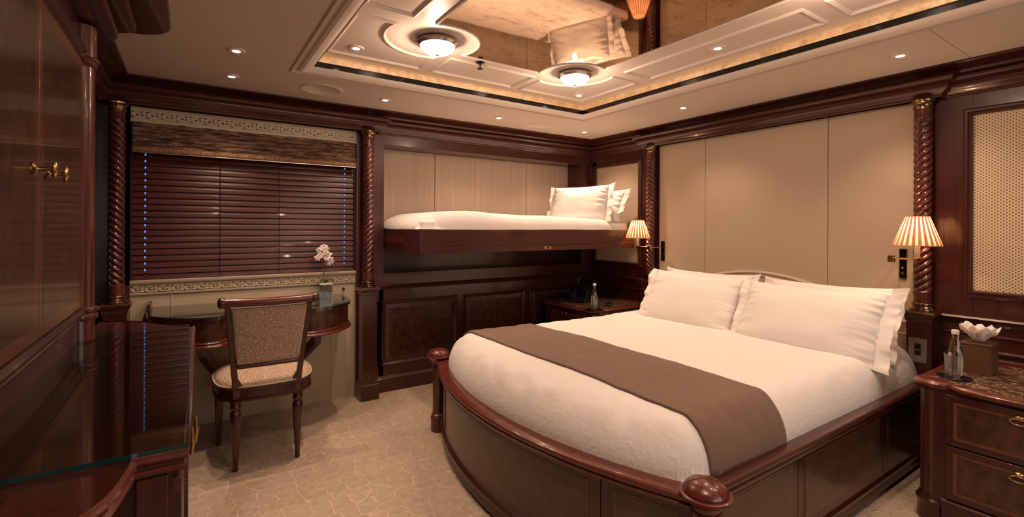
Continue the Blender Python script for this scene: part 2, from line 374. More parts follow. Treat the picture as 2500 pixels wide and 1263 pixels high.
lo = led.build('cove_light_strip', LED); tag(lo, 'warm light strip hidden on the ledge round the raised ceiling tray', 'light strip')
led2 = MB().sweep(R4, [(.080, ZC + .040), (.094, ZC + .040)], closed=True); struct(led2.build('trim_4', CEIL))
# the tray's own ceiling with its panels
tray = struct(MB().box(GX0 + .05, GY0 + .05, ZT, GX1 - .05, GY1 - .05, ZT + .012).build('ceiling_tray', CEIL))
LT = [(1.028, 2.205), (1.932, 2.205), (1.028, .79), (1.932, .79)]
def tray_panel(x0, y0, x1, y1, bite=None, corner=None, rb=.255):
    if bite is None: poly = rect(x0, y0, x1, y1)
    else:
        cx, cy = bite; poly = []
        for (x, y) in rect(x0, y0, x1, y1):
            if (x, y) != corner: poly.append((x, y)); continue
            # the corner is bitten off by an arc round the lamp
            pts = []
            ax = cx + (-1 if corner[0] > (x0 + x1) / 2 else 1) * 0
            dy = y - cy; dx = x - cx
            ex = math.sqrt(max(0, rb * rb - dy * dy)); ey = math.sqrt(max(0, rb * rb - dx * dx))
            sx = -1 if x == x1 else 1; sy = -1 if y == y1 else 1
            pa = (cx + sx * ex, y); pb = (x, cy + sy * ey)
            first, last = (pa, pb) if ((x == x1) == (y == y0)) else (pb, pa)
            a0 = math.atan2(first[1] - cy, first[0] - cx); a1 = math.atan2(last[1] - cy, last[0] - cx)
            d = (a1 - a0 + PI) % (2 * PI) - PI
            poly += [(cx + rb * math.cos(a0 + d * k / 14), cy + rb * math.sin(a0 + d * k / 14)) for k in range(15)]
    return MB().sweep(poly, [(-.004, ZT + .001), (-.002, ZT - .006), (.006, ZT - .010), (.013, ZT - .006), (.016, ZT - .002), (.022, ZT + .001)], closed=True).build('ceiling_panel_moulding', CEIL, tray, smooth=35)
tray_panel(.60, 2.13, 1.13, 2.67, LT[0], (1.13, 2.13)); tray_panel(1.20, 2.40, 1.78, 2.67)
tray_panel(1.85, 2.13, 2.40, 2.67, LT[1], (1.85, 2.13)); tray_panel(2.17, 1.02, 2.40, 2.03); tray_panel(.60, 1.02, .83, 2.02)
tray_panel(2.17, .3, 2.40, .93); tray_panel(.60, .3, .83, .93)

def bite(cx, cy, r, p, q):
    def onto(p):
        # slide the corner along its edge of the mirror until it sits on the circle
        if p[0] in (.945, 2.02): return (p[0], cy + math.copysign(math.sqrt(r * r - (p[0] - cx) ** 2), p[1] - cy))
        return (cx + math.copysign(math.sqrt(r * r - (p[1] - cy) ** 2), p[0] - cx), p[1])
    p, q = onto(p), onto(q)
    a0 = math.atan2(p[1] - cy, p[0] - cx); a1 = math.atan2(q[1] - cy, q[0] - cx); dd = (a1 - a0 + PI) % (2 * PI) - PI
    return [(cx + r * math.cos(a0 + dd * k / 24), cy + r * math.sin(a0 + dd * k / 24)) for k in range(25)]
MPOLY = bite(1.028, 2.230, .226, (1.250, 2.315), (.945, 2.020)) + bite(1.028, .765, .226, (.945, .975), (1.250, .68)) + bite(1.945, .765, .216, (1.745, .68), (2.02, .968)) + bite(1.945, 2.240, .216, (2.02, 2.032), (1.745, 2.315))
mir = MB().prism(MPOLY, ZT - .006, ZT - .001).build('ceiling_mirror', MIRROR)
tag(mir, 'antiqued brown mirror set in the middle of the raised ceiling tray', 'mirror')
mf = MB().sweep(MPOLY, [(-.010, ZT), (-.009, ZT - .009), (-.004, ZT - .012), (.001, ZT - .009), (.001, ZT - .005)], closed=True).build('mirror_edge', CEIL, mir)

# ---------------- lights in the ceiling
def dome(label):
    t = thing('ceiling_light', label, 'ceiling light', group='dome ceiling lights')
    MB().lathe([(.112, 0), (.112, -.003), (0.05, -.003)], seg=48).build('backing_disc', CEIL, t, smooth=40)
    MB().lathe([(.094, -.002), (.096, -.010), (.101, -.014), (.102, -.024), (.095, -.030), (.088, -.034), (.082, -.028)], seg=40).build('metal_rim', CHROME, t, smooth=40)
    MB().lathe([(.088, -.028)] + [(.088 * math.cos(a), -.028 - .050 * math.sin(a)) for a in [PI / 2 * k / 10 for k in range(1, 10)]] + [(.001, -.078)], seg=40).build('glass_bowl', DOME, t, smooth=60)
    MB().lathe([(.001, -.090), (.006, -.087), (.010, -.082), (.011, -.078), (.004, -.076)], seg=16).build('finial', CHROME, t, smooth=60)
    lamp_light(t, 'POINT', 6, (0, 0, -.105), WARM, shadow_soft_size=.012)
    return t
d0 = dome('dome ceiling light nearest the wooden cupboard, beside the mirror corner'); d0.location = (LT[0][0], LT[0][1], ZT - .001)
dup(d0, (LT[1][0], LT[1][1], ZT - .001), label='dome ceiling light at the mirror corner nearest the bunk pillows')
for k, nm in ((2, 'the cupboard'), (3, 'the bedside cabinet with the tissues')):
    dup(d0, (LT[k][0], LT[k][1], ZT - .001), label='dome ceiling light above the foot of the room toward ' + nm)
def down(label):
    t = thing('downlight', label, 'downlight', group='recessed downlights')
    MB().lathe([(.026, -.0065), (.030, -.008), (.037, -.006), (.041, 0), (.038, .001)], seg=28).build('bezel', CEIL, t, smooth=50)
    MB().lathe([(.028, -.005), (.015, -.007), (.001, -.008)], seg=24).build('lens', LENS, t, smooth=60)
    return t
def add_spot(t, e, size=118, blend=.75):
    lamp_light(t, 'SPOT', e, (0, 0, -.012), WARM, spot_size=math.radians(size), spot_blend=blend, shadow_soft_size=.025)
dl = [(.185, 2.68, 'by the cupboard, farther from the window', 26, 0), (.196, 3.152, 'above the left end of the desk', 24, 0), (1.087, 3.15, 'above the twisted column beside the desk', 26, 0), (1.993, 3.16, 'above the middle of the bunk', 36, 0),
      (2.915, 3.19, 'above the bunk pillows', 42, 0), (2.893, 2.15, 'above the two left bed pillows', 20, 0), (2.891, .904, 'above the bedside cabinet with the tissues', 26, 0),
      (.723, 2.547, 'in the tray panel next to the dome light nearest the cupboard', 34, 1), (2.285, 2.56, 'in the tray corner nearest the bunk pillows', 16, 1), (2.276, 1.484, 'in the long tray panel above the bed', 24, 1),
      (.723, .5, 'in the tray behind the viewer toward the cupboard', 60, 1), (2.276, .5, 'in the tray behind the viewer toward the bed wall', 22, 1)]
base_d = None
for i, (x, y, s, e, tr) in enumerate(dl):
    lab = 'small round downlight ' + s
    z = (ZT if tr else ZC) - .0005
    if base_d is None: base_d = down(lab); t = base_d; t.location = (x, y, z)
    else: t = dup(base_d, (x, y, z), label=lab)
    dl[i] = (t, e, tr)
for t, e, tr in dl: add_spot(t, e)
def speaker(x, y, lab):
    t = thing('ceiling_speaker', lab, 'speaker', (x, y, ZC), group='round ceiling speakers')
    MB().lathe([(.108, -.003), (.112, -.006), (.124, -.005), (.128, .001)], seg=40).build('rim', CEIL, t, smooth=40)
    MB().lathe([(.110, -.0025), (.001, -.003)], seg=40).build('grille', GRILLE, t)
    return t
speaker(.68, 3.144, 'round flush ceiling speaker above the desk'); speaker(2.41, 3.175, 'round flush ceiling speaker above the bunk near its pillows')
t = thing('sprinkler', 'small dark fire sprinkler beside the ceiling mirror', 'sprinkler', (1.371, 2.375, ZT))
MB().lathe([(.026, 0), (.026, -.003), (.018, -.008), (.008, -.010), (.007, -.028), (.004, -.034)], seg=20).build('body', DARKM, t, smooth=40)
MB().lathe([(.005, -.034), (.018, -.036), (.018, -.038), (.002, -.039)], seg=16).build('deflector', DARKM, t, smooth=40)

MB().box(2.61, .72, ZC - .0008, 3.22, .723, ZC + .001).build('ceiling_joint', GRILLE, ceil)
# ---------------- far wall: window bay, column stile, bunk alcove, wainscot
mb = MB()
board(mb, FA, XLF - .1, 0, -.29, 2.13, -.3, 0)           # jamb beside the window
board(mb, FA, 1.02, 0, 1.227, 2.13, -.3, 0)              # stile behind the column
board(mb, FA, 3.227, .80, XR + .1, 2.13, -.3, 0)         # stile at the room corner
board(mb, FA, 1.227, 1.877, 3.227, 2.13, -.3, 0)         # header over the alcove
board(mb, FA, -.29, 1.95, 1.02, 2.13, -.3, 0)            # header over the window
board(mb, FA, 1.227, .80, 3.227, .897, -.3, 0)           # rail under the alcove
board(mb, FA, 1.227, 0, XR + .1, .80, -.3, -.014)        # behind the wainscot
wf = struct(mb.build('wall_far', MAHO, bevel=.001))
mb = MB(); board(mb, FA, 1.227, .897, 3.227, 1.877, -.36, -.22); ab = struct(mb.build('alcove_back', MAHO)); ab.parent = wf
for a0, a1 in ((1.16, 1.742), (1.746, 2.703), (2.707, 3.227)):
    mb = MB(); board(mb, FA, a0, 1.09, a1, 1.876, -.219, -.212); mb.build('alcove_panel', CREAMF, wf, bevel=.002)
# wainscot under the bunk
mb = MB()
board(mb, FA, 1.19, .112, 3.34, .197, -.013, 0); board(mb, FA, 1.19, .688, 3.34, .775, -.013, 0)
for a0, a1 in ((1.15, 1.215), (1.855, 1.912), (2.541, 2.601), (3.21, 3.34)): board(mb, FA, a0, .19, a1, .69, -.013, 0)
mb.build('wainscot_frame', MAHOX, wf, bevel=.0015)
for a0, a1 in ((1.215, 1.855), (1.912, 2.541), (2.601, 3.21)): raised(FA, a0, .197, a1, .688, wf)
CAP = [(0, .772), (.006, .774), (.010, .782), (.016, .788), (.024, .792), (.026, .800), (.020, .806), (0, .808)]
def Mplan(a, b, c): return (a, b, c)
MB().sweep([(3.36, YF), (1.16, YF)], [(d, z) for d, z in CAP]).build('chair_rail', MAHOX, wf, smooth=35)
BASE = [(0, 0), (.020, 0), (.020, .098), (.014, .106), (.008, .112), (.006, .118), (0, .122)]
b1 = struct(MB().sweep([(3.355, YF), (1.16, YF)], BASE).build('baseboard_far', MAHOX, smooth=35))

# ---------------- window bay
wb = struct(MB().build('window_bay', BEIGE)) if False else None
mb = MB(); board(mb, FA, -.29, 0, 1.02, .835, -.3, -.03)
lw = struct(mb.build('wall_below_window', BEIGE)); lw.parent = wf
mb = MB()
for x in (-.095, .85): board(mb, FA, x, .0, x + .012, .835, -.03, -.026)
mb.build('panel_joint', BEIGE, lw, bevel=.002)
def meander(mb, M, a0, a1, b0, b1, c, unit=.062):
    """greek key strip cut as low relief"""
    h = b1 - b0; wd = h * .13; n = int((a1 - a0) / unit); u = (a1 - a0) / n
    for i in range(n):
        x = a0 + i * u
        for (p, q, r, s_) in ((0, 0, 1, .13), (0, .0, .12, .87), (0, .74, .75, .87), (.63, .32, .75, .87), (.32, .32, .75, .45), (.32, .32, .44, .6), (.88, 0, 1.0, .0)):
            if s_ - q <= 0: continue
            board(mb, M, x + p * u, b0 + q * h, x + r * u, b0 + s_ * h, c - .001, c + .0055)
    return mb
sill = struct(MB().sweep([(1.02, YF + .03), (-.29, YF + .03)], [(0, .838), (.010, .838), (.013, .846), (.012, .850), (.010, .852), (.010, .898), (.013, .902), (.022, .905), (.026, .912), (.026, .924), (0, .926)]).build('trim_5', BEIGE, smooth=35)); sill.parent = None
meander(MB(), FA, -.285, 1.015, .856, .894, -.020).build('greek_key', BEIGE, sill)
fz = struct(MB().sweep([(1.02, YF + .03), (-.29, YF + .03)], [(0, 1.862), (.02, 1.862), (.022, 1.880), (.018, 1.884), (.018, 1.936), (.024, 1.940), (.028, 1.955), (0, 1.957)]).build('trim_6', BEIGE, smooth=35))
meander(MB(), FA, -.285, 1.015, 1.889, 1.932, -.012, .07).build('greek_key', BEIGE, fz)
# window behind the blind
mb = MB()
for q in ((-.29, .92, -.26, 1.9), (.99, .92, 1.02, 1.9), (-.29, .90, 1.02, .945), (-.29, 1.86, 1.02, 1.92)): board(mb, FA, *q, -.14, -.10)
wn = struct(mb.build('window_1', MAHO, bevel=.002))
mb = MB(); board(mb, FA, -.262, .944, .992, 1.862, -.125, -.120); mb.build('pane', TGLASS, wn)
mb = MB(); board(mb, FA, -.33, .90, -.29, 1.95, -.3, -.0); board(mb, FA, 1.02, .90, 1.06, 1.95, -.3, -.03); board(mb, FA, -.29, .83, 1.02, .925, -.14, -.031); board(mb, FA, -.29, 1.765, 1.02, 1.96, -.14, -.035); board(mb, FA, -.29, .925, -.2835, 1.77, -.12, -.03); board(mb, FA, 1.0125, .925, 1.02, 1.77, -.12, -.03); mb.build('reveal', MAHO, wn)
# venetian blind, slats closed; the cord slots let daylight through
bl = thing('venetian_blind', 'closed dark wooden slat blind covering the window above the desk', 'blind', (.365, YF + .055, .93))
BX0, BX1, NS, PIT = -.283, 1.012, 20, .0385
slots = (-.222, .948)
for k in range(NS):
    z = .945 + k * PIT; mb = MB(); hw = .0245; tilt = math.radians(73)
    xs = [BX0]
    for sx in slots: xs += [sx - .0035, sx + .0035]
    xs.append(BX1)
    tlt = tilt + (random.random() - .5) * .05
    def P(x, v, t): 
        bow = .0022 * (1 - v * v)
        yy = YF + .055 + math.cos(tlt) * v * hw - math.sin(tlt) * (t + bow); zz = z + math.sin(tlt) * v * hw + math.cos(tlt) * (t + bow)
        return (x, yy, zz)
    for xi in range(len(xs) - 1):
        slot = xi % 2 == 1
        ranges = ((-1, -.28), (.28, 1)) if slot else ((-1, -.28), (-.28, .28), (.28, 1))
        for v0, v1 in ranges:
            t = MB(); vv = []
            for tt in (-.0012, .0012):
                for v in (v0, v1):
                    for x in (xs[xi], xs[xi + 1]): vv.append(P(x, v, tt))
            mb.add(vv, [(0, 2, 3, 1), (4, 5, 7, 6), (0, 1, 5, 4), (2, 6, 7, 3), (0, 4, 6, 2), (1, 3, 7, 5)])
    s_ = mb.build('slat', SLAT, bl); shift(s_, (.365, YF + .055, .93))
mb = MB().box(BX0, YF + .035, .922, BX1, YF + .075, .936); s_ = mb.build('bottom_rail', SLAT, bl, bevel=.003); shift(s_, (.365, YF + .055, .93))
mb = MB().box(BX0, YF + .03, 1.693, BX1, YF + .085, 1.765); s_ = mb.build('head_rail', SLAT, bl, bevel=.003); shift(s_, (.365, YF + .055, .93))
for x in (.163, .51):
    mb = MB().tube([(x, YF + .029, .93), (x, YF + .029, 1.72)], .0018, 6); s_ = mb.build('ladder_cord', BLACKP, bl, smooth=60); shift(s_, (.365, YF + .055, .93))
for x in slots:
    mb = MB().tube([(x + .001, YF + .055, .93), (x + .001, YF + .055, 1.72)], .0009, 6); s_ = mb.build('lift_cord', BLACKP, bl, smooth=60); shift(s_, (.365, YF + .055, .93))
# gathered roman shade above it
sh = thing('roman_shade', 'gathered brown woven fabric shade across the top of the window', 'window shade', (.365, YF, 1.69))
def shf(u, v):
    x = BX0 + (BX1 - BX0) * u; z = 1.715 + .15 * v
    fold = .5 + .5 * math.cos(v * 2 * PI * 5.5 + .7 * math.sin(u * 6) + .5 * noise.noise(Vector((u * 6, v * 3, 0))))
    y = YF + .012 - .013 * fold - .010 * (1 - v) - .008 * noise.noise(Vector((u * 22, v * 16, 3)))
    return (x, y, z + .004 * noise.noise(Vector((u * 8, v * 5, 9))))
s_ = MB().grid(shf, 150, 70).build('folds', SHADEM, sh, smooth=70, solid=.004); shift(s_, sh.location)
def hem(u, v):
    x = BX0 + (BX1 - BX0) * u; z = 1.688 + .030 * v + .002 * noise.noise(Vector((u * 5, 0, 0)))
    return (x, YF - .008 - .006 * math.sin(v * PI), z)
s_ = MB().grid(hem, 60, 6).build('hem', SHADEH, sh, smooth=70, solid=.004); shift(s_, sh.location)
s_ = MB().box(BX0, YF - .012, 1.681, BX1, YF - .004, 1.688).build('hem_bar', CHROME, sh, bevel=.002); shift(s_, sh.location)

# ---------------- right wall: corner panel, bed wall, cane panel
mb = MB()
board(mb, FR, YN, 0, YF, 2.13, -.12, -.012)
wr = struct(mb.build('wall_right', MAHO))
mb = MB()
board(mb, FR, 2.955, .80, 3.56, .93, -.012, 0); board(mb, FR, 2.955, 1.84, 3.56, 2.12, -.012, 0)
board(mb, FR, 3.50, .9, 3.57, 1.9, -.012, 0); board(mb, FR, 2.72, .80, 2.962, 2.12, -.012, 0)
board(mb, FR, 2.74, 0, 3.56, .80, -.012, 0)
board(mb, FR, .742, .80, .985, 2.12, -.012, 0.004); board(mb, FR, .742, 0, .99, .80, -.012, 0)
board(mb, FR, YN, 1.842, .745, 2.12, -.012, 0.0); board(mb, FR, YN, .70, .745, .935, -.012, 0); board(mb, FR, YN, .935, -.42, 1.842, -.012, 0); board(mb, FR, YN, 0, .745, .70, -.012, 0)
board(mb, FR, .985, 1.955, 2.73, 2.12, -.012, 0)
mb.build('wall_boarding', MAHO, wr, bevel=.0012)
FRM = [(-.035, 0), (-.035, .006), (-.028, .012), (-.018, .010), (-.010, .016), (-.004, .014), (0, .004), (.003, -.006), (.003, -.011)]
for a0, b0, a1, b1, mm, nm in ((2.962, .935, 3.50, 1.84, CREAM, 'fabric_panel'), (-.42, .937, .745, 1.842, CANE, 'cane_panel')):
    MB().sweep(rect(a0, b0, a1, b1), FRM, FR, closed=True).build('panel_moulding', MAHO, wr, smooth=35)
    mb = MB(); board(mb, FR, a0 - .002, b0 - .002, a1 + .002, b1 + .002, -.011, -.004); mb.build(nm, mm, wr)
for a0, a1 in ((.985, 1.418), (1.421, 2.288), (2.291, 2.73)):
    mb = MB(); board(mb, FR, a0, .3, a1, 1.957, -.0119, .004); mb.build('leather_panel', CREAM, wr, bevel=.004, seg=3)
# chair rails and mouldings on the right wall
RAIL = [(0, .760), (.006, .762), (.012, .774), (.016, .782), (.030, .788), (.033, .796), (.026, .804), (.012, .807), (0, .808)]
MB().sweep([(XR, YN), (XR, .86)], RAIL).build('chair_rail', MAHOY, wr, smooth=35)
MB().sweep([(XR, 2.84), (XR, 3.56)], RAIL).build('chair_rail', MAHOY, wr, smooth=35)
for z0 in (.715, .635, .60):
    pr = [(0, z0 - .012), (.010, z0 - .010), (.014, z0), (.008, z0 + .006), (0, z0 + .008)]
    MB().sweep([(XR, YN), (XR, .86)], pr).build('wall_bead', MAHOY, wr, smooth=35)
MB().sweep([(XR, 2.84), (XR, 3.56)], [(0, .69), (.01, .692), (.014, .70), (.008, .708), (0, .71)]).build('wall_bead', MAHOY, wr, smooth=35)
struct(MB().sweep([(XR, YN), (XR, 3.55)], BASE).build('baseboard_right', MAHOY, smooth=35))

# ---------------- left wall
mb = MB()
board(mb, FL, YN, 0, 2.20, 2.13, -.12, 0)
mb.box(XLF - .1, 2.20, 0, XLF, YF + .01, 2.13); mb.box(XLF, 2.17, 0, XL, 2.20, 2.13)
wl = struct(mb.build('wall_left', MAHO))
mb = MB()
for q in ((-2.2, 0, .3, 2.13), (2.6, 0, XR + .1, 2.13), (.3, 0, 2.6, .95), (.3, 1.9, 2.6, 2.13)): mb.box(q[0], YN - .1, q[1], q[2], YN, q[3])
struct(mb.build('wall_near', MAHO))
wn2 = struct(MB().sweep(rect(.3, .95, 2.6, 1.9), [(-.05, 0), (-.05, .015), (-.01, .02), (0, .01), (0, -.09)], lambda a, b, c: (a, YN + c, b), closed=True).build('added_window', MAHO, smooth=40))  # unseen window added behind the viewer to house the fill light
MB().box(1.43, YN - .06, .95, 1.47, YN - .02, 1.9).build('added_mullion', MAHO, wn2)  # bar of the added window
MB().box(.28, YN - .099, .93, 2.62, YN - .094, 1.92).build('sky_blocker', CEIL, wn2)  # unseen board added to keep the blue world out behind the fill light

# ---------------- crowns
UP = [(0, 2.052), (.050, 2.054), (.058, 2.062), (.064, 2.074), (.082, 2.080), (.098, 2.084), (.112, 2.090), (.128, 2.092), (.138, 2.098), (.140, 2.1049), (0, 2.1049)]
LO = [(0, 1.950), (.012, 1.950), (.016, 1.958), (.014, 1.964), (.020, 1.972), (.036, 1.982), (.046, 1.996), (.048, 2.008), (.044, 2.014), (.050, 2.018), (.064, 2.024), (.070, 2.034), (.068, 2.044), (.060, 2.050), (0, 2.052)]
path = [(XR, YN), (XR, YF), (XLF, YF), (XLF, 2.24)]
struct(MB().sweep(path, UP).build('trim_7', MAHOX, smooth=35))
pl = [(XR, YN), (XR, .86), (XR - .07, .86), (XR - .07, 2.85), (XR, 2.85), (XR, YF), (1.165, YF), (1.165, YF - .07), (XLF, YF - .07), (XLF, 2.24)]
struct(MB().sweep(pl, LO).build('trim_8', MAHOX, smooth=35))
# bulkhead over the sideboard: three stepped tiers with rounded far ends
def tier(x1, yend, r, z0, z1, ex):
    return [(XL - .0, YN), (x1, YN)] + [(x1 - r + r * math.cos(a), yend - r + r * math.sin(a)) for a in [PI / 2 * k / 8 for k in range(9)]] + [(XL - ex, yend + .03 * (ex > 0))] 
bk = MB()
def tiers(mb, x1, yend, r, z0, z1):
    # plan outline, with a bullnose edge
    poly = [(XL, YN), (x1, YN)] + [(x1 - r + r * math.cos(a), yend - r + r * math.sin(a)) for a in [PI / 2 * k / 8 for k in range(9)]] + [(XL, yend)]
    h = z1 - z0
    for (o0, q0), (o1, q1) in zip([(.012, 0), (.003, .12), (0, .3), (.004, .7), (.012, .86)], [(.003, .12), (0, .3), (.004, .7), (.012, .86), (.014, 1)]):
        def ins(p, o): return [(x if x == XL else x - o, y if y == YN else y - o * (y > yend - r - .001)) for x, y in p]
        mb.prism(ins(poly, o0), z0 + h * q0, z0 + h * q1, ins(poly, o1))
tiers(bk, -.066, 2.53, .13, 2.045, 2.104)
tiers(bk, -.172, 2.40, .06, 1.995, 2.045)
tiers(bk, -.222, 2.41, .12, 1.945, 1.995)
bo = bk.build('trim_9', MAHOY, smooth=40); struct(bo)

# ---------------- twisted columns on pedestals
def column(x, y, hand, label, pw=.107, wall='A', switch=False):
    t = thing('twisted_column', label, 'column', (x, y, 0), group='twisted wooden columns')
    R = .040
    def tw(u, v):
        z = .912 + .936 * v; a = 2 * PI * u; ph = a - hand * (z / .152) * 2 * PI
        e = min(1, min(v, 1 - v) / .012)
        r = R * (1 - .32 * e * (1 - abs(math.sin(2 * ph)) ** .62))
        return (r * math.cos(a), r * math.sin(a), z)
    MB().grid(tw, 72, 420, wrap=True).build('twisted_shaft', TWIST, t, smooth=70)
    MB().lathe([(.036, .855), (.038, .862), (.038, .906), (.041, .909), (.041, .913), (.034, .914)], seg=28).build('lower_collar', MAHOB, t, smooth=40)
    MB().lathe([(.034, 1.846), (.041, 1.847), (.041, 1.852), (.038, 1.856), (.038, 1.905)], seg=28).build('upper_collar', MAHOB, t, smooth=40)
    MB().lathe([(.052, .812), (.054, .818), (.052, .824), (.044, .828), (.042, .838), (.046, .843), (.047, .850), (.044, .856), (.036, .857)], seg=32).build('base_ring', BRONZE, t, smooth=40)
    MB().lathe([(.040, 1.900), (.044, 1.904), (.044, 1.910), (.040, 1.914), (.041, 1.926), (.048, 1.934), (.054, 1.938), (.055, 1.947), (.050, 1.950)], seg=32).build('capital_ring', BRONZE, t, smooth=40)
    h = pw / 2; back = .065
    def sq(o): 
        if wall == 'A': return [(-h - o, -h - o), (h + o, -h - o), (h + o, back), (-h - o, back)]
        return [(-h - o, -h - o), (back, -h - o), (back, h + o), (-h - o, h + o)]
    p = MB()
    p.prism(sq(0), .0, .762)
    for (o0, z0), (o1, z1) in zip([(.001, .755), (.005, .762), (.004, .772), (.010, .782), (.018, .792), (.019, .802), (.012, .811)], [(.005, .762), (.004, .772), (.010, .782), (.018, .792), (.019, .802), (.012, .811), (.001, .812)]): p.prism(sq(o0), z0, z1, sq(o1))
    for (o0, z0), (o1, z1) in zip([(.012, .0), (.012, .108), (.007, .116), (.006, .124)], [(.012, .108), (.007, .116), (.006, .124), (.001, .128)]): p.prism(sq(o0), z0, z1, sq(o1))
    p.build('pedestal', MAHO, t, smooth=30)
    return t
column(1.085, 3.500, 1, 'twisted wooden column on a pedestal between the desk and the bunk')
column(-.345, 3.500, -1, 'dark twisted wooden column by the cupboard end, before the window')
column(3.30, 2.777, -1, 'twisted wooden column behind the lamp nearer the bunk', wall='B')
column(3.30, .930, 1, 'twisted wooden column behind the lamp above the tissues', wall='B')
def switch(x, y, z, label, w_=.078, h_=.128):
    t = thing('switch_plate', label, 'switch', (x, y, z), group='switch plates on column pedestals')
    MB().box(-.006, -w_ / 2, -h_ / 2, 0, w_ / 2, h_ / 2).build('plate', PEWTER, t, bevel=.002)
    for (a, b, c, d) in ((-.013, -.0005, .006, .036), (.0005, .013, .006, .036), (-.013, -.0005, -.026, .0), (.0005, .013, -.026, .0)):
        MB().box(-.010, a, b if False else c, -.005, b, d).build('rocker', BLACKP, t, bevel=.001)
switch(3.30 - .0535, .932, .605, 'square metal switch plate on the pedestal above the marble bedside top'); switch(3.30 - .0535, 2.777, .60, 'small switch plate half hidden behind the white bed pillow', .05, .1)
# plain round column at the end of the cupboard front
t = thing('round_column', 'plain glossy round wooden column at the end of the tall cupboard', 'column', (XL, 2.20, 0))
MB().lathe([(.040, .855), (.040, .925)], seg=32).build('foot', MAHOB, t, smooth=60)
MB().lathe([(.046, .925), (.049, .932), (.048, .944), (.044, .950), (.052, .956), (.052, .966), (.040, .972)], seg=32).build('base_ring', MAHOB, t, smooth=40)
MB().lathe([(.038, .970), (.038, 1.80)], seg=40).build('shaft', MAHOB, t, smooth=60)
MB().lathe([(.040, 1.795), (.046, 1.800), (.042, 1.807), (.044, 1.813), (.050, 1.818), (.049, 1.825), (.042, 1.830), (.042, 1.935)], seg=32).build('capital', MAHOB, t, smooth=40)
# ================================================================ cupboard front and sideboard on the left wall
t = thing('wall_cupboard', 'tall glossy burl wood cupboard doors above the dark sideboard', 'cupboard', (XL, 1.5, .95))
Lc = t.location
def loc(o): shift(o, Lc); return o
mb = MB().sweep([(XL, .2), (XL, 2.165)][::-1], [(0, .925), (.006, .925), (.012, .935), (.010, .942), (.020, .950), (.024, .960), (.014, .968), (.008, .974), (0, .976)]); loc(mb.build('lower_moulding', MAHOY, t, smooth=35))
mb = MB().sweep([(XL, .2), (XL, 2.165)][::-1], [(0, 1.795), (.006, 1.797), (.010, 1.805), (.016, 1.809), (.020, 1.820), (.012, 1.828), (.016, 1.834), (.024, 1.842), (.020, 1.852), (0, 1.855)]); loc(mb.build('upper_moulding', MAHOY, t, smooth=35))
for (y0, y1, kn) in ((1.565, 2.150, 1.620), (.93, 1.560, 1.50), (.28, .925, .34)):
    dd = MB().box(XL, y0, .980, XL + .018, y1, 1.792).build('door', INLAY, t, bevel=.002); loc(dd)
    pn = MB(); pn.v = [(XL + .0182, y0 + .035, 1.015), (XL + .0182, y1 - .035, 1.015), (XL + .0182, y1 - .035, 1.757), (XL + .0182, y0 + .035, 1.757)]; pn.f = [(0, 1, 2, 3)]
    q = pn.build('veneer_field', BURL, dd, solid=.0008); loc(q)
    kz = 1.378
    k = MB(); 
    def lx(prof, y, z, sy=1, sz=1):
        m = MB().lathe(prof, seg=20); return [(XL + .018 + v[2], y + v[0] * sy, z + v[1] * sz) for v in m.v], m.f
    k.add(*lx([(.016, 0), (.016, .003), (.010, .006), (.006, .008), (.0045, .012), (.0045, .032), (.007, .034)], kn, kz))
    k.add(*lx([(.004, .032), (.012, .034), (.0135, .038), (.011, .042), (.002, .044)], kn, kz, .9, 1.55))
    loc(k.build('knob', BRASS, dd, smooth=45))
# sideboard with breakfront plan: straight middle, quarter-round ends
t = thing('sideboard', 'long dark polished sideboard with a glass top along the cupboard wall', 'sideboard', (XL, 1.68, 0))
Lc = t.location
NEAR = smoothpath([(XL, .735), (-.20, .795), (-.11, .90), (-.084, 1.0), (-.080, 1.045)], 8)
FAR = smoothpath([(-.080 + .03, 2.322), (-.062, 2.363), (-.11, 2.465), (-.20, 2.57), (XL, 2.628)], 8)
plan = [(XL, .735)] + NEAR[1:] + [(-.006, 1.045), (.014, 2.318)] + FAR
def edged(poly, pr): 
    n = len(poly); return poly
# body in three lifts
inner = [(x - .018 if x > XL + .01 else x, y + (.018 if y < 1.2 else -.018 if y > 2.2 else 0)) for x, y in plan]
loc(MB().prism(inner, .07, .815).build('carcass', MAHO, t, smooth=30))
loc(MB().prism([(x - .03 if x > XL + .01 else x, y) for x, y in inner], 0, .07).build('plinth', MAHO, t, smooth=30))
EDG = [(.004, .812), (-.003, .816), (-.004, .822), (.003, .828), (-.004, .834), (-.008, .840), (-.006, .846), (.002, .849)]
top = MB().prism(plan, .812, .847)
loc(top.build('wooden_top', POLISH, t, smooth=30))
openp = NEAR + [(-.006, 1.045), (.014, 2.318)] + FAR
loc(MB().sweep(openp, EDG).build('edge_moulding', MAHOB, t, smooth=40))
loc(MB().box(XL + .001, 1.047, .8495, 0, 2.318, .8575).build('glass_top', TGLASS, t))
loc(MB().box(XL + .001, 1.0455, .8496, 0.001, 1.0468, .8575).box(.0002, 1.047, .8496, .0012, 2.318, .8575).build('glass_edge', GEDGE, t))
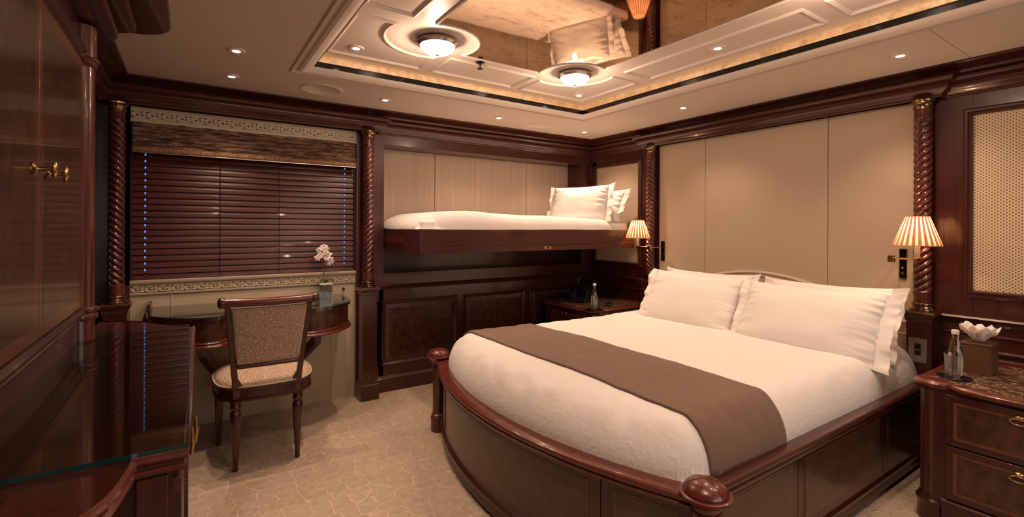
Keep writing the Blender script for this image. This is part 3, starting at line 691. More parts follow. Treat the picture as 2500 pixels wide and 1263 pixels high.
for y0, y1 in ((1.07, 1.68), (1.685, 2.295)):
    xx0 = -.024 + .02 * (y0 - 1.045) / 1.27
    dd = loc(MB().box(xx0 - .004, y0, .10, xx0 + .014, y1, .79).build('door', BURL, t, bevel=.003))
    kn = MB().tube([(xx0 + .014, (y1 if y0 < 1.1 else y0) + (-.04 if y0 < 1.1 else .04), .64), (xx0 + .030, (y1 if y0 < 1.1 else y0) + (-.04 if y0 < 1.1 else .04), .64)], .004, 8)
    kn.tube([(xx0 + .031, (y1 if y0 < 1.1 else y0) + (-.04 if y0 < 1.1 else .04), .60), (xx0 + .034, (y1 if y0 < 1.1 else y0) + (-.04 if y0 < 1.1 else .04), .64), (xx0 + .031, (y1 if y0 < 1.1 else y0) + (-.04 if y0 < 1.1 else .04), .68)], [.004, .008, .004], 8)
    loc(kn.build('handle', BRASS, dd, smooth=50))
for z in (.14, .45): pass
loc(MB().prism([(-.075, 1.038), (-.03, 1.038), (-.03, 1.062), (-.075, 1.062)], .07, .81).build('end_stile', MAHO, t, bevel=.002))

# ================================================================ desk under the window
DC = .356
t = thing('desk', 'small scalloped wooden desk with glass top fixed under the window', 'desk', (DC, YF + .029, 0))
Lc = t.location
half = smoothpath([(.555, 3.598), (.556, 3.46), (.552, 3.34), (.522, 3.225), (.435, 3.120), (.345, 3.058), (.272, 3.036), (.215, 3.052), (.188, 3.090), (.150, 3.118), (.075, 3.128), (0, 3.130)], 6)
out = [(DC + x, y) for x, y in half] + [(DC - x, y) for x, y in half[::-1][1:]]
def off(poly, d):
    m = MB().sweep(poly, [(d, 0)], capped=False); return [(v[0], min(v[1], 3.598)) for v in m.v]
# travel right->front->left : room side is on the left? use sign found by test
sgn = 1 if off(out, .02)[len(out) // 2][1] < out[len(out) // 2][1] else -1
loc(MB().prism(off(out, -.012 * sgn), .612, .742).build('apron', BURL, t, smooth=50))
loc(MB().prism(out, .740, .754).build('desk_top', POLISH, t, smooth=50))
loc(MB().prism(off(out, .002 * sgn), .7545, .762).build('glass_top', TGLASS, t, smooth=50))
loc(MB().sweep(off(out, .0022 * sgn), [(0, .7546), (.0006 * sgn, .7546), (.0006 * sgn, .7618), (0, .7618)]).build('glass_edge', GEDGE, t, smooth=50))
EDP = [(-.014, .625), (-.006, .622), (-.002, .616), (-.006, .611), (.004, .606), (.008, .598), (.004, .590), (-.010, .588), (-.03, .588)]
loc(MB().sweep(out, [(d * sgn, z) for d, z in EDP]).build('lower_moulding', MAHOB, t, smooth=40))
loc(MB().prism(off(out, -.02 * sgn), .590, .612).build('underside', MAHO, t))
for s_ in (1, -1):
    pth = smoothpath([(DC + s_ * .30, 3.09, .575), (DC + s_ * .27, 3.18, .50), (DC + s_ * .22, 3.32, .40), (DC + s_ * .16, 3.46, .345), (DC + s_ * .12, 3.59, .33)], 6)
    mb = MB(); n = len(pth)
    for i in range(n - 1):
        a, b_ = Vector(pth[i]), Vector(pth[i + 1])
    vs = []; fs = []
    for i, p in enumerate(pth):
        hh_ = .034 - .008 * i / n; d = Vector((1, 0, 0)) * .02
        for sx, sz in ((-1, -1), (1, -1), (1, 1), (-1, 1)): vs.append((p[0] + sx * .019, p[1], p[2] + sz * hh_))
    for i in range(n - 1):
        for k in range(4): fs.append((i * 4 + k, i * 4 + (k + 1) % 4, i * 4 + 4 + (k + 1) % 4, i * 4 + 4 + k))
    fs += [(0, 1, 2, 3), tuple(range(4 * n - 4, 4 * n))]
    loc(MB().add(vs, fs).build('bracket', MAHO, t, smooth=40, bevel=.004))
loc(MB().prism([(DC - .556, 3.42), (DC - .540, 3.42), (DC - .540, 3.597), (DC - .556, 3.597)], .762, .80).build('side_gallery', MAHO, t, bevel=.002))
o = MB().tube([(.935, YF + .028, .80), (.935, YF + .012, .80), (.935, YF + .006, .793)], .007, 10).build('wall_hook', DARKM, smooth=50); tag(o, 'tiny dark hook on the cream wall above the desk end', 'hook')

# ---------------- orchid in a glass cube
t = thing('potted_orchid', 'white orchid in a square glass pot standing on the desk', 'orchid', (.79, 3.515, .7626))
a = .043
MB().prism([(-a, -a), (a, -a), (a, a), (-a, a)], 0, .006).prism([(-a, -a), (a, -a), (a, -a + .003), (-a, -a + .003)], .006, .106).prism([(-a, a - .003), (a, a - .003), (a, a), (-a, a)], .006, .106).prism([(-a, -a + .003), (-a + .003, -a + .003), (-a + .003, a - .003), (-a, a - .003)], .006, .106).prism([(a - .003, -a + .003), (a, -a + .003), (a, a - .003), (a - .003, a - .003)], .006, .106).build('glass_pot', POTGLASS, t)
b_ = a - .005; MB().prism([(-b_, -b_), (b_, -b_), (b_, b_), (-b_, b_)], .007, .078).build('mulch', MULCH, t, bevel=.003)
mb = MB()
for i in range(46):
    x, y = (random.random() - .5) * .066, (random.random() - .5) * .066; r = .006 + random.random() * .004
    m = MB().lathe([(.001, -r * .7), (r * .8, -r * .45), (r, 0), (r * .8, r * .45), (.001, r * .7)], seg=8); mb.add([(v[0] + x, v[1] + y, v[2] + .083 + random.random() * .006) for v in m.v], m.f)
p = mb.build('pebbles', PEBBLE, t, smooth=60); p['kind'] = 'stuff'
stem = smoothpath([(-.004, 0, .08), (-.012, .0, .14), (-.014, 0, .20), (-.016, -.004, .26), (-.010, -.008, .31), (.012, -.012, .325), (.030, -.018, .30), (.040, -.02, .27)], 6)
MB().tube(stem, .0022, 8).build('stem', STEMM, t, smooth=60)
MB().tube(smoothpath([(.012, 0, .08), (.004, 0, .12), (-.010, .0, .17), (-.014, .002, .21)], 5), .002, 8).build('support_stick', STEMM, t, smooth=60)
def flower(cx, cy, cz, s, rz, tilt):
    mb = MB()
    for k in range(5):
        a0 = 2 * PI * k / 5 + PI / 2; ln = s * (1.0 if k in (0, 2, 3) else 1.15); wd = s * (.30 if k in (0, 2, 3) else .52)
        def fn(u, v):
            rr = v * ln; ww = wd * math.sin(PI * min(1, .12 + v * .86)) ** .7 * (2 * u - 1)
            x = math.cos(a0) * rr - math.sin(a0) * ww; z = math.sin(a0) * rr + math.cos(a0) * ww
            y = -.15 * s * math.sin(v * PI) + .12 * s * (2 * u - 1) ** 2 + .002 * k
            return (x, y, z)
        mb.grid(fn, 7, 7)
    m = MB().lathe([(.001, 0), (s * .16, s * .1), (s * .14, s * .3), (.001, s * .36)], seg=8); mb.add([(v[0], -v[2], v[1] - s * .1) for v in m.v], m.f)
    R = Matrix.Rotation(rz, 4, 'Z') @ Matrix.Rotation(tilt, 4, 'X')
    mb.v = [tuple(R @ Vector(v) + Vector((cx, cy, cz))) for v in mb.v]
    return mb
for i, (x, z, y) in enumerate([(-.040, .318, -.01), (-.018, .332, -.015), (.006, .330, -.02), (-.026, .290, -.02), (-.048, .270, -.012), (0, .300, -.03), (.020, .292, -.026), (.010, .268, -.03), (.032, .262, -.024), (.024, .236, -.02), (.040, .238, -.02), (-.006, .345, -.01)]):
    flower(x - .008, y, z, .021 + .004 * random.random(), -.55 + .9 * (random.random() - .5), (random.random() - .5) * .7).build('flower', PETAL, t, smooth=60, solid=.0008)
mb = MB()
for x, z in ((.020, .345), (.034, .343), (.028, .331), (.024, .320), (.036, .300), (.040, .293)):
    m = MB().lathe([(.001, -.006), (.003, -.003), (.0035, .001), (.001, .007)], seg=8); mb.add([(v[0] + x, v[1] - .02, v[2] + z) for v in m.v], m.f)
mb.build('buds', LEAFM, t, smooth=60)
def leaf(x0, dx, dy, ln, wd):
    def fn(u, v):
        ww = wd * math.sin(PI * (.08 + .9 * v)) * (2 * u - 1); return (x0 + dx * ln * v - dy * ww, dy * ln * v + dx * ww, .092 + .03 * math.sin(v * 2.2) - .02 * v * v + .004 * (2 * u - 1) ** 2)
    MB().grid(fn, 5, 10).build('leaf', DLEAF, t, smooth=60, solid=.001)
leaf(0, .9, -.3, .07, .014); leaf(0, -.6, .5, .05, .014); leaf(0.0, .5, .8, .05, .012)

# ================================================================ chair
t = thing('dining_chair', 'mahogany chair with patterned beige back and seat at the desk', 'chair', (.345, 2.80, 0), math.radians(-1.5))
for s_ in (-1, 1):   # back legs (nearest the camera), turned
    x = s_ * .146
    MB().lathe([(.011, 0), (.0125, .004), (.013, .07), (.0165, .075), (.0165, .083), (.015, .09), (.018, .14), (.024, .24), (.027, .285), (.024, .30), (.018, .312), (.024, .318), (.026, .328), (.024, .338), (.020, .345), (.027, .350), (.027, .362)], x, .01, seg=20).build('leg', MAHO, t, smooth=45)
    x = s_ * .212
    MB().lathe([(.011, 0), (.014, .06), (.017, .10), (.020, .20), (.024, .33), (.024, .40)], x, .40, seg=16).build('leg', MAHO, t, smooth=45)
def seat_out(o, n=40):
    P_ = smoothpath([(-.165, -.005), (-.222, .07), (-.245, .20), (-.240, .34), (-.20, .415), (-.10, .44), (0, .445), (.10, .44), (.20, .415), (.240, .34), (.245, .20), (.222, .07), (.165, -.005)], 5)
    P_ += smoothpath([(.165, -.005), (.08, -.022), (0, -.028), (-.08, -.022), (-.165, -.005)], 5)[1:-1]
    cx, cy = 0, .21
    return [(x * (1 + o / .24), cy + (y - cy) * (1 + o / .22)) for x, y in P_]
sr = MB()
for (o0, z0), (o1, z1) in zip([(-.014, .352), (.0, .358), (.0, .368), (-.006, .373), (-.006, .412), (.001, .416), (.002, .424)], [(.0, .358), (.0, .368), (-.006, .373), (-.006, .412), (.001, .416), (.002, .424), (-.006, .428)]): sr.prism(seat_out(o0), z0, z1, seat_out(o1))
sr.build('seat_rail', MAHO, t, smooth=45)
cu = MB(); so = seat_out(0); n = len(so); ring = []
for q in range(9):
    a = q / 8 * PI / 2; k = 1 - math.cos(a) ; f = (1 - k * .999)
    h_ = .428 + .052 * math.sin(a) ** .8
    ring += [(x * (f * .97 + .0), .21 + (y - .21) * f * .97, h_) for x, y in so]
fs = [(j * n + i, j * n + (i + 1) % n, (j + 1) * n + (i + 1) % n, (j + 1) * n + i) for j in range(8) for i in range(n)]
cu.add(ring, fs); cu.build('seat_cushion', CHAIRF, t, smooth=80)
MB().tube([(x, y, .430) for x, y in seat_out(-.003)] + [seat_out(-.003)[0] + (.430,)], .0045, 8).build('seat_piping', PIPING, t, smooth=80)
# back: raked stiles, scroll top rail, curved padded panel
def bk(z): return .008 - .105 * max(0, (z - .38) / .5) ** 1.25     # y of the back at height z
def hwid(z): return .143 + .046 * max(0, (z - .38)) / .5
zs = [.36 + .5 * k / 14 for k in range(15)]
for s_ in (-1, 1):
    vs = []; fs = []
    for z in zs:
        c = Vector((s_ * hwid(z), bk(z), z)); ww = .0155 if z < .45 else .014
        for a_, b_ in ((-1, -1), (1, -1), (1, 1), (-1, 1)): vs.append((c.x + a_ * ww, c.y + b_ * .013, z))
    n = len(zs); fs = [(i * 4 + k, i * 4 + (k + 1) % 4, i * 4 + 4 + (k + 1) % 4, i * 4 + 4 + k) for i in range(n - 1) for k in range(4)] + [(0, 1, 2, 3), tuple(range(4 * n - 4, 4 * n))]
    MB().add(vs, fs).build('back_stile', MAHO, t, smooth=40, bevel=.003)
    MB().add([(s_ * (hwid(.42) - .012), bk(.42) - .010, .38), (s_ * (hwid(.42) - .012), bk(.42) + .010, .38), (s_ * (hwid(.42) - .034), bk(.42) + .01, .428), (s_ * (hwid(.42) - .034), bk(.42) - .01, .428), (s_ * (hwid(.5) - .01), bk(.5) - .01, .49), (s_ * (hwid(.5) - .01), bk(.5) + .01, .49)],
             [(0, 1, 2, 3), (3, 2, 5, 4), (0, 3, 4), (1, 5, 2), (0, 4, 5, 1)]).build('knee_block', MAHO, t)
def curv(x): return .016 * (1 - (x / .19) ** 2)
rl = [(x, bk(.865) - curv(x) * .6 - .004, .872 + .004 * (x / .2) ** 2) for x in [-.205 + .41 * k / 16 for k in range(17)]]
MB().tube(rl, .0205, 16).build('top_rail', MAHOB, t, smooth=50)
for s_ in (-1, 1):
    x = s_ * .212; y = rl[0][1]
    m = MB().lathe([(.0245, -.013), (.0265, -.008), (.0265, .008), (.022, .014), (.012, .018), (.001, .019)], seg=20); MB().add([(x + s_ * v[2], y + v[0], .876 + v[1]) for v in m.v], m.f).build('scroll_end', MAHO, t, smooth=45)
def pan(u, v, dy, ins=0):
    z = .552 + .292 * v; x = (2 * u - 1) * (hwid(z) - .013); return (x, bk(z) - curv(x) * .6 + dy, z)
MB().grid(lambda u, v: pan(u, v, -.012 - .006 * math.sin(PI * u) ** .5 * math.sin(PI * v) ** .5), 24, 24).build('back_panel', CHAIRF, t, smooth=70, solid=.003)
MB().grid(lambda u, v: pan(u, v, .010 + .012 * math.sin(PI * u) ** .5 * math.sin(PI * v) ** .5), 24, 24).build('back_pad', CHAIRF, t, smooth=70, solid=.003)
br = []
for z in (.532, .556):
    pass
def brf(u, v):
    a = 2 * PI * v; x = (2 * u - 1) * (hwid(.54) - .012); return (x, bk(.54) - curv(x) * .6 + .013 * math.cos(a), .540 + .014 * math.sin(a))
MB().grid(brf, 16, 13).build('lower_rail', MAHO, t, smooth=60)
for s_ in (-1, 1): MB().box(s_ * (hwid(.548) - .012) - .006, bk(.7) - .006, .556, s_ * (hwid(.548) - .012) + .006, bk(.7) + .006, .566).build('rail_block', MAHO, t)
# ================================================================ bed
BC, BR, BYC = 3.11, 2.05, 1.79
def foot(y, o=0): return BC - math.sqrt((BR - o) ** 2 - (y - BYC) ** 2)
Y0, Y1 = .885, 2.700
fy = [.90 + (2.68 - .90) * k / 48 for k in range(49)]
arcp = [(foot(y), y) for y in fy]          # travel toward +y: the inside of the bed lies to the right
bed = thing('double_bed', 'wide mahogany bed with bowed footboard and round capped corner posts', 'bed', (2.2, BYC, 0)); Lc = bed.location
loc(MB().prism([(foot(y, .06), y) for y in [.93 + (2.65 - .93) * k / 30 for k in range(31)]] + [(3.34, 2.65), (3.34, .93)], .06, .425).build('platform', MAHO, bed))
CAPR = [(.002, .405), (.004, .412), (-.002, .418), (.004, .424), (.006, .434), (.002, .441), (-.006, .444), (-.060, .446), (-.070, .443), (-.072, .43), (-.072, .40)]
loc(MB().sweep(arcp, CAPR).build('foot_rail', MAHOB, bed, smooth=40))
side_n = [(3.345, Y0), (1.31, Y0)]        # travel toward -x, outside (-y) lies to the left
SIDER = [(.002, .405), (.004, .412), (-.002, .418), (.004, .424), (.006, .434), (.002, .441), (-.006, .444), (-.045, .446), (-.052, .443), (-.052, .40)]
loc(MB().sweep(side_n, SIDER).build('side_rail', MAHOX, bed, smooth=40))
loc(MB().sweep([(1.31, Y1), (3.345, Y1)], SIDER).build('side_rail', MAHOX, bed, smooth=40))
def strip(ya, yb, o, z0, z1, n=20, th=.010):
    P0 = [(foot(ya + (yb - ya) * k / n, o), ya + (yb - ya) * k / n) for k in range(n + 1)]; P1 = [(foot(ya + (yb - ya) * k / n, o + th), ya + (yb - ya) * k / n) for k in range(n + 1)]
    return MB().prism(P0 + P1[::-1], z0, z1)
for ya, yb in ((.91, 1.198), (1.202, 2.378), (2.382, 2.675)):
    p = loc(strip(ya, yb, .030, .095, .408, 24).build('foot_panel', MAHO, bed, smooth=40))
    loc(strip(ya + .045, yb - .045, .0285, .135, .372, 22).build('inlay_band', INLAY, p, smooth=40))
    loc(strip(ya + .053, yb - .053, .0275, .143, .364, 22).build('veneer_field', BURLG, p, smooth=40))
for x0, x1 in ((1.335, 1.918), (1.922, 2.718), (2.722, 3.34)):
    p = loc(MB().box(x0, Y0 + .024, .095, x1, Y0 + .034, .408).build('side_panel', MAHOX, bed))
    loc(MB().box(x0 + .045, Y0 + .0225, .135, x1 - .045, Y0 + .025, .372).build('inlay_band', INLAY, p))
    loc(MB().box(x0 + .053, Y0 + .0215, .143, x1 - .053, Y0 + .025, .364).build('veneer_field', BURLG, p))
loc(MB().box(1.32, Y1 - .034, .095, 3.34, Y1 - .024, .408).build('side_panel', MAHOX, bed))
PLN = [(-.050, .0), (-.042, .0), (-.042, .012), (-.024, .018), (-.018, .030), (-.022, .045), (-.026, .060), (-.014, .070), (-.014, .082), (-.024, .092), (-.032, .098)]
loc(MB().sweep(arcp, PLN).build('plinth', MAHO, bed, smooth=40)); loc(MB().sweep(side_n, PLN).build('plinth', MAHOX, bed, smooth=40)); loc(MB().sweep([(1.31, Y1), (3.345, Y1)], PLN).build('plinth', MAHOX, bed, smooth=40))
for px, py in ((1.283, .868), (1.283, 2.712)):
    p = loc(MB().lathe([(.046, 0), (.048, .012), (.047, .07), (.050, .078), (.048, .088), (.042, .094), (.044, .102), (.038, .108), (.036, .14), (.037, .36), (.042, .40), (.040, .408), (.044, .414)], px, py, seg=32).build('post', MAHOB, bed, smooth=40))
    loc(MB().lathe([(.040, .410), (.046, .430), (.058, .444), (.070, .451), (.076, .457), (.075, .463), (.068, .466), (.065, .466), (.0655, .472), (.061, .482), (.052, .491), (.038, .498), (.020, .503), (.001, .505)], px, py, seg=40).build('post_cap', MAHOB, p, smooth=28))
    for k in range(6):
        a = PI * k / 3 + .3; loc(MB().tube([(px + r * math.cos(a), py + r * math.sin(a), z) for r, z in ((.0658, .4722), (.0612, .4823), (.0522, .4914), (.038, .4985), (.020, .5034), (.003, .5052))], .0007, 5).build('cap_inlay', MAHO, p))
# duvet as a draped surface
DY0, DY1, DR, DF, DZ, DB = .932, 2.655, .12, .17, .612, .432
def dz(x, y, n=1):
    df = x - foot(min(max(y, .9), 2.68), .058); dn = y - DY0; dr = DY1 - y; dh = 3.335 - x
    qf = max(0, 1 - max(0, df) / DF); qs = max(0, 1 - max(0, min(dn, dr)) / DR); qh = max(0, 1 - max(0, dh) / .09)
    q = min(1, (max(qf, qh) ** 3 + qs ** 3) ** (1 / 3)); z = DB + (DZ - DB) * math.sqrt(max(0, 1 - q * q))
    z += .010 * math.sin(PI * (y - DY0) / (DY1 - DY0))
    e = 1 - abs(2 * min(q, 1) - 1)
    z += n * (.006 * noise.noise(Vector((x * 3, y * 3, 0))) + (.004 + .016 * e) * .6 * noise.noise(Vector((x * 13, y * 13, 4))) + .0035 * e * noise.noise(Vector((x * 24, y * 24, 2))) + .0015 * e * noise.noise(Vector((x * 34, y * 34, 7))))
    return z
def nodes(L0, L1, R0, R1, k, n):
    a = [L0 + R0 * (1 - math.cos(PI / 2 * i / k)) for i in range(k)]; b = [L1 - R1 * (1 - math.cos(PI / 2 * i / k)) for i in range(k)][::-1]
    s, e = L0 + R0, L1 - R1; return a + [s + (e - s) * i / n for i in range(n + 1)] + b
ys = nodes(DY0, DY1, DR, DR, 16, 110)
def duvet_mesh():
    mb = MB(); offs = [DF * (1 - math.cos(PI / 2 * i / 22)) for i in range(22)]; vs = []; rest = 110
    for y in ys:
        xf = foot(y, .058); row = [xf + o for o in offs]; s = xf + DF
        row += [s + (3.245 - s) * i / rest for i in range(rest + 1)] + [3.245 + .09 * math.sin(PI / 2 * i / 8) for i in range(1, 9)]
        for x in row: vs.append((x, y, dz(x, y)))
    W = 22 + rest + 1 + 8; H_ = len(ys)
    return mb.add(vs, [(j * W + i, j * W + i + 1, (j + 1) * W + i + 1, (j + 1) * W + i) for j in range(H_ - 1) for i in range(W - 1)])
o = duvet_mesh().build('duvet', LINEN, smooth=180); tag(o, 'smooth white duvet covering the wide bed', 'duvet')
def runner(u, v):
    x = 1.405 + .465 * u + .012 * noise.noise(Vector((v * 3, u, 1))); k = v * (len(ys) - 1); i = min(int(k), len(ys) - 2); y = ys[i] + (ys[i + 1] - ys[i]) * (k - i)
    oy = -.005 if y < 1.05 else .005 if y > 2.54 else 0
    return (x, y + oy * min(1, abs(y - 1.79)), dz(x, y) + .0065)
o = MB().grid(runner, 50, 150).build('bed_runner', RUNNER, smooth=180, solid=.007); tag(o, 'brown woven runner laid across the foot of the white duvet', 'bed runner')
def seamline(y):
    pass
for yy in (1.30, 1.78):   # stitched cross seams
    m = MB().tube([(1.41 + .45 * k / 20, yy + .03 * k / 20, dz(1.41 + .45 * k / 20, yy + .03 * k / 20) + .0100) for k in range(21)], .0012, 5).build('cross_seam', RUNNER, o, smooth=60)

# headboard: carved cream crest on the wall
hb = thing('headboard', 'carved cream headboard with a low arched crest behind the bed pillows', 'headboard', (XR - .004, 1.86, .45)); Lc = hb.location
crest = smoothpath([(1.000, .735), (1.06, .742), (1.12, .760), (1.22, .808), (1.35, .852), (1.48, .888), (1.60, .920), (1.73, .940), (1.86, .947), (1.99, .940), (2.12, .920), (2.24, .888), (2.37, .852), (2.50, .808), (2.60, .760), (2.66, .742), (2.715, .735)], 5)
def FH(a, b, c): return (XR - .004 - c, a, b)
loc(mapped(FH, MB().prism([(y, z - .008) for y, z in crest] + [(2.715, .30), (1.0, .30)], .0, .007)).build('back_panel', CREAM, hb))
loc(MB().sweep(crest, [(.006, 0), (.006, .012), (0, .018), (-.008, .020), (-.014, .014), (-.020, .010), (-.024, .014), (-.030, .014), (-.034, .006)], FH).build('crest_moulding', BEIGE, hb, smooth=40))
low = [(y, z - .075) for y, z in crest]
loc(MB().sweep(low, [(.004, .005), (.004, .010), (0, .013), (-.006, .010), (-.008, .006)], FH).build('lower_bead', BEIGE, hb, smooth=40))
mb = MB()
for k in range(4, len(crest) - 4, 2):
    y, z = crest[k]; board(mb, FH, y - .012, z - .066, y + .004, z - .044, .006, .0095); board(mb, FH, y - .004, z - .058, y + .012, z - .050, .006, .0095)
loc(mb.build('carved_frieze', BEIGE, hb))

# ================================================================ pillows
def pillow(w, h, T, seed, fl=(.05, .05), fmat=None):
    mb = MB(); nu, nv = 110, 64
    rnd = random.Random(seed); s1 = rnd.random() * 50
    def P(u, v, side):
        # u in [-1-fl, 1+fl] in units of half width
        uu = max(-1, min(1, u)); au, av = abs(uu), abs(v)
        th = T * max(0, (1 - au ** 3.2)) ** .6 * max(0, (1 - av ** 2.6)) ** .55
        x = w / 2 * uu * (1 - .035 * (1 - v * v) * au ** 2); y = h / 2 * v * (1 - .09 * (1 - uu * uu * .9) * av ** 2 + .0)
        seam = math.exp(-(1 - au) / .16) * (1 - av ** 6)
        wr = (.017 * seam * noise.noise(Vector((u * 1.6, v * 9, s1 + side))) + .010 * seam * noise.noise(Vector((u * 3, v * 20, s1 + 5 + side))) + .006 * noise.noise(Vector((u * 2.2, v * 2.2, s1 + 9))))
        z = side * th + (side * wr if th > .001 else 0)
        if abs(u) > 1:
            q = (abs(u) - 1); s = 1 if u > 0 else -1; f = fl[1] if s > 0 else fl[0]; k = q / (f / (w / 2))
            x += s * (q * w / 2) * (1 - .25 * abs(noise.noise(Vector((v * 3, s, s1))))); y *= 1 + .05 * k
            z = side * .0016 + k * (.034 * noise.noise(Vector((v * 2.3, s * 3, s1 + 2))) + .010 * noise.noise(Vector((v * 7, s * 3, s1 + 3)))); 
        return (x, y, z)
    ul = -1 - fl[0] / (w / 2); ur = 1 + fl[1] / (w / 2)
    us = [ul + (-1 - ul) * i / 6 for i in range(6)] + [-math.cos(PI * i / 90) for i in range(91)] + [1 + (ur - 1) * i / 6 for i in range(1, 7)]
    vs_ = [-math.cos(PI * j / nv) for j in range(nv + 1)]
    for side in (1, -1):
        vv = [P(u, v, side) for v in vs_ for u in us]; W = len(us)
        mb.add(vv, [(j * W + i, j * W + i + 1, (j + 1) * W + i + 1, (j + 1) * W + i) for j in range(nv) for i in range(W - 1)])
    return mb
def place_pillow(name, label, w, h, T, seed, c, yaw, lean, roll=0, fl=(.05, .05), grp=None):
    """local x runs across, y up the pillow, z out of its face; it faces -x when yaw is 0 and leans back by `lean`"""
    mb = pillow(w, h, T, seed, fl)
    # local x -> world -y ; local y -> up ; local z -> -x
    A = Matrix(((0, 0, -1), (-1, 0, 0), (0, 1, 0))).to_4x4()
    M = Matrix.Rotation(yaw, 4, 'Z') @ Matrix.Rotation(lean, 4, 'Y') @ A @ Matrix.Rotation(roll, 4, 'Z')
    mb.v = [tuple(M @ Vector(v)) for v in mb.v]
    o = mb.build(name, PILLOWM, smooth=180)
    bm = bmesh.new(); bm.from_mesh(o.data); bmesh.ops.remove_doubles(bm, verts=bm.verts, dist=.0004); bmesh.ops.recalc_face_normals(bm, faces=bm.faces)
    for e in bm.edges: e.smooth = True
    bm.to_mesh(o.data); bm.free()
    o.location = c; tag(o, label, 'pillow', grp); return o
LE = math.radians(30)
place_pillow('pillow', 'front white bed pillow on the side nearer the bunk', .68, .42, .075, 1, (2.845, 2.055, .757), math.radians(3), LE, math.radians(-1), grp='white pillows on the wide bed')
place_pillow('pillow', 'front white bed pillow on the side nearer the marble bedside top', .70, .405, .078, 2, (2.84, 1.315, .748), math.radians(3), LE, math.radians(-1), (.05, .065), grp='white pillows on the wide bed')
place_pillow('pillow', 'rear white bed pillow tucked behind the front one nearer the bunk', .655, .41, .055, 3, (3.065, 2.11, .757), 0, LE * .9, 0, grp='white pillows on the wide bed')
place_pillow('pillow', 'rear white bed pillow tucked behind the front one nearer the marble top', .655, .41, .055, 4, (3.065, 1.335, .750), 0, LE * .9, 0, (.05, .07), grp='white pillows on the wide bed')

# ================================================================ bunk
bk_ = thing('bunk_bed', 'fold-down wooden bunk shelf in the wall alcove above the panelling', 'bunk bed', (2.227, 3.25, 1.08)); Lc = bk_.location
loc(MB().box(1.234, 2.915, 1.095, 3.219, 3.73, 1.13).build('base', MAHO, bk_))
loc(MB().box(1.232, 2.900, 1.120, 3.222, 2.922, 1.233).build('front_board', MAHOX, bk_, bevel=.002))
loc(MB().box(1.232, 2.892, 1.078, 3.228, 2.922, 1.119).build('front_lip', MAHOX, bk_, bevel=.002))
for x in (1.232, 3.202): 
    e = loc(MB().box(x, 2.923, 1.080, x + .018, 3.72, 1.233).build('end_board', MAHO, bk_, bevel=.002))
loc(MB().box(1.228, 3.18, 1.135, 1.2325, 3.60, 1.185).build('slot_plate', MAHOB, bk_, bevel=.001))
q = loc(MB().box(2.235, 2.888, 1.088, 2.305, 2.893, 1.110).build('latch_plate', BRASS, bk_, bevel=.002)); loc(MB().lathe([(.001, 0), (.010, 0)], 0, 0, seg=16).add([], []).build('latch_ring', BLACKP, q)) if False else None
m = MB().lathe([(.010, 0), (.008, .003), (.001, .003)], seg=16); loc(MB().add([(2.27 + v[0] * 1.2, 2.888 - v[2], 1.099 + v[1] * .8) for v in m.v], m.f).build('latch_hole', BLACKP, q))
o = MB().box(1.262, 2.93, 1.131, 3.19, 3.72, 1.295).build('mattress', PILLOWM, bevel=.02, seg=4); tag(o, 'white bunk mattress showing beside the bunk pillows', 'mattress')
BD0, BD1 = 2.905, 3.74
def bdz(x, y):
    dn = y - BD0; dr = BD1 - y; df = x - 1.242; dh = 2.97 - x
    qf = max(0, 1 - max(0, df) / .21); qs = max(0, 1 - max(0, dn) / .10, 1 - max(0, dr) / .08); q = min(1, math.sqrt(qf * qf + qs * qs))
    top = 1.345 + .020 * math.exp(-((x - 1.62) / .28) ** 2) - .022 * max(0, (x - 2.3)) / .7
    z = 1.236 + (top - 1.236) * math.sqrt(max(0, 1 - q * q))
    if dh < .03: z = 1.236 + (z - 1.236) * math.sqrt(max(.0, 1 - (1 - dh / .03) ** 2)) if dn > 0 else z
    e = 1 - abs(2 * q - 1)
    z += .005 * noise.noise(Vector((x * 4, y * 4, 0))) + .004 * e * noise.noise(Vector((x * 14, y * 14, 4)))
    # tucked corner fold at the foot
    c = math.exp(-((x - 1.335 - .3 * (y - BD0)) / .018) ** 2) * max(0, 1 - dn / .22); z -= .022 * c * (dn > .004)
    return max(z, 1.2345)
bx = [1.242 + .21 * (1 - math.cos(PI / 2 * i / 24)) for i in range(24)] + [1.452 + (2.94 - 1.452) * i / 100 for i in range(101)] + [2.94 + .03 * math.sin(PI / 2 * i / 5) for i in range(1, 6)]
by = nodes(BD0, BD1, .10, .08, 14, 40)
W = len(bx); vs = [(x, y, bdz(x, y)) for y in by for x in bx]
o = MB().add(vs, [(j * W + i, j * W + i + 1, (j + 1) * W + i + 1, (j + 1) * W + i) for j in range(len(by) - 1) for i in range(W - 1)]).build('duvet', LINEN, smooth=180); tag(o, 'small white duvet with a folded corner lying on the bunk', 'duvet')
yw = math.radians(-20)
place_pillow('pillow', 'front white pillow propped up on the bunk', .54, .345, .070, 11, (2.89, 3.235, 1.465), math.radians(22), math.radians(20), math.radians(1), (.04, .06), grp='white pillows on the bunk')
place_pillow('pillow', 'rear white pillow leaning behind the other one on the bunk', .50, .33, .05, 12, (3.105, 3.225, 1.452), math.radians(10), math.radians(30), 0, (.04, .05), grp='white pillows on the bunk')

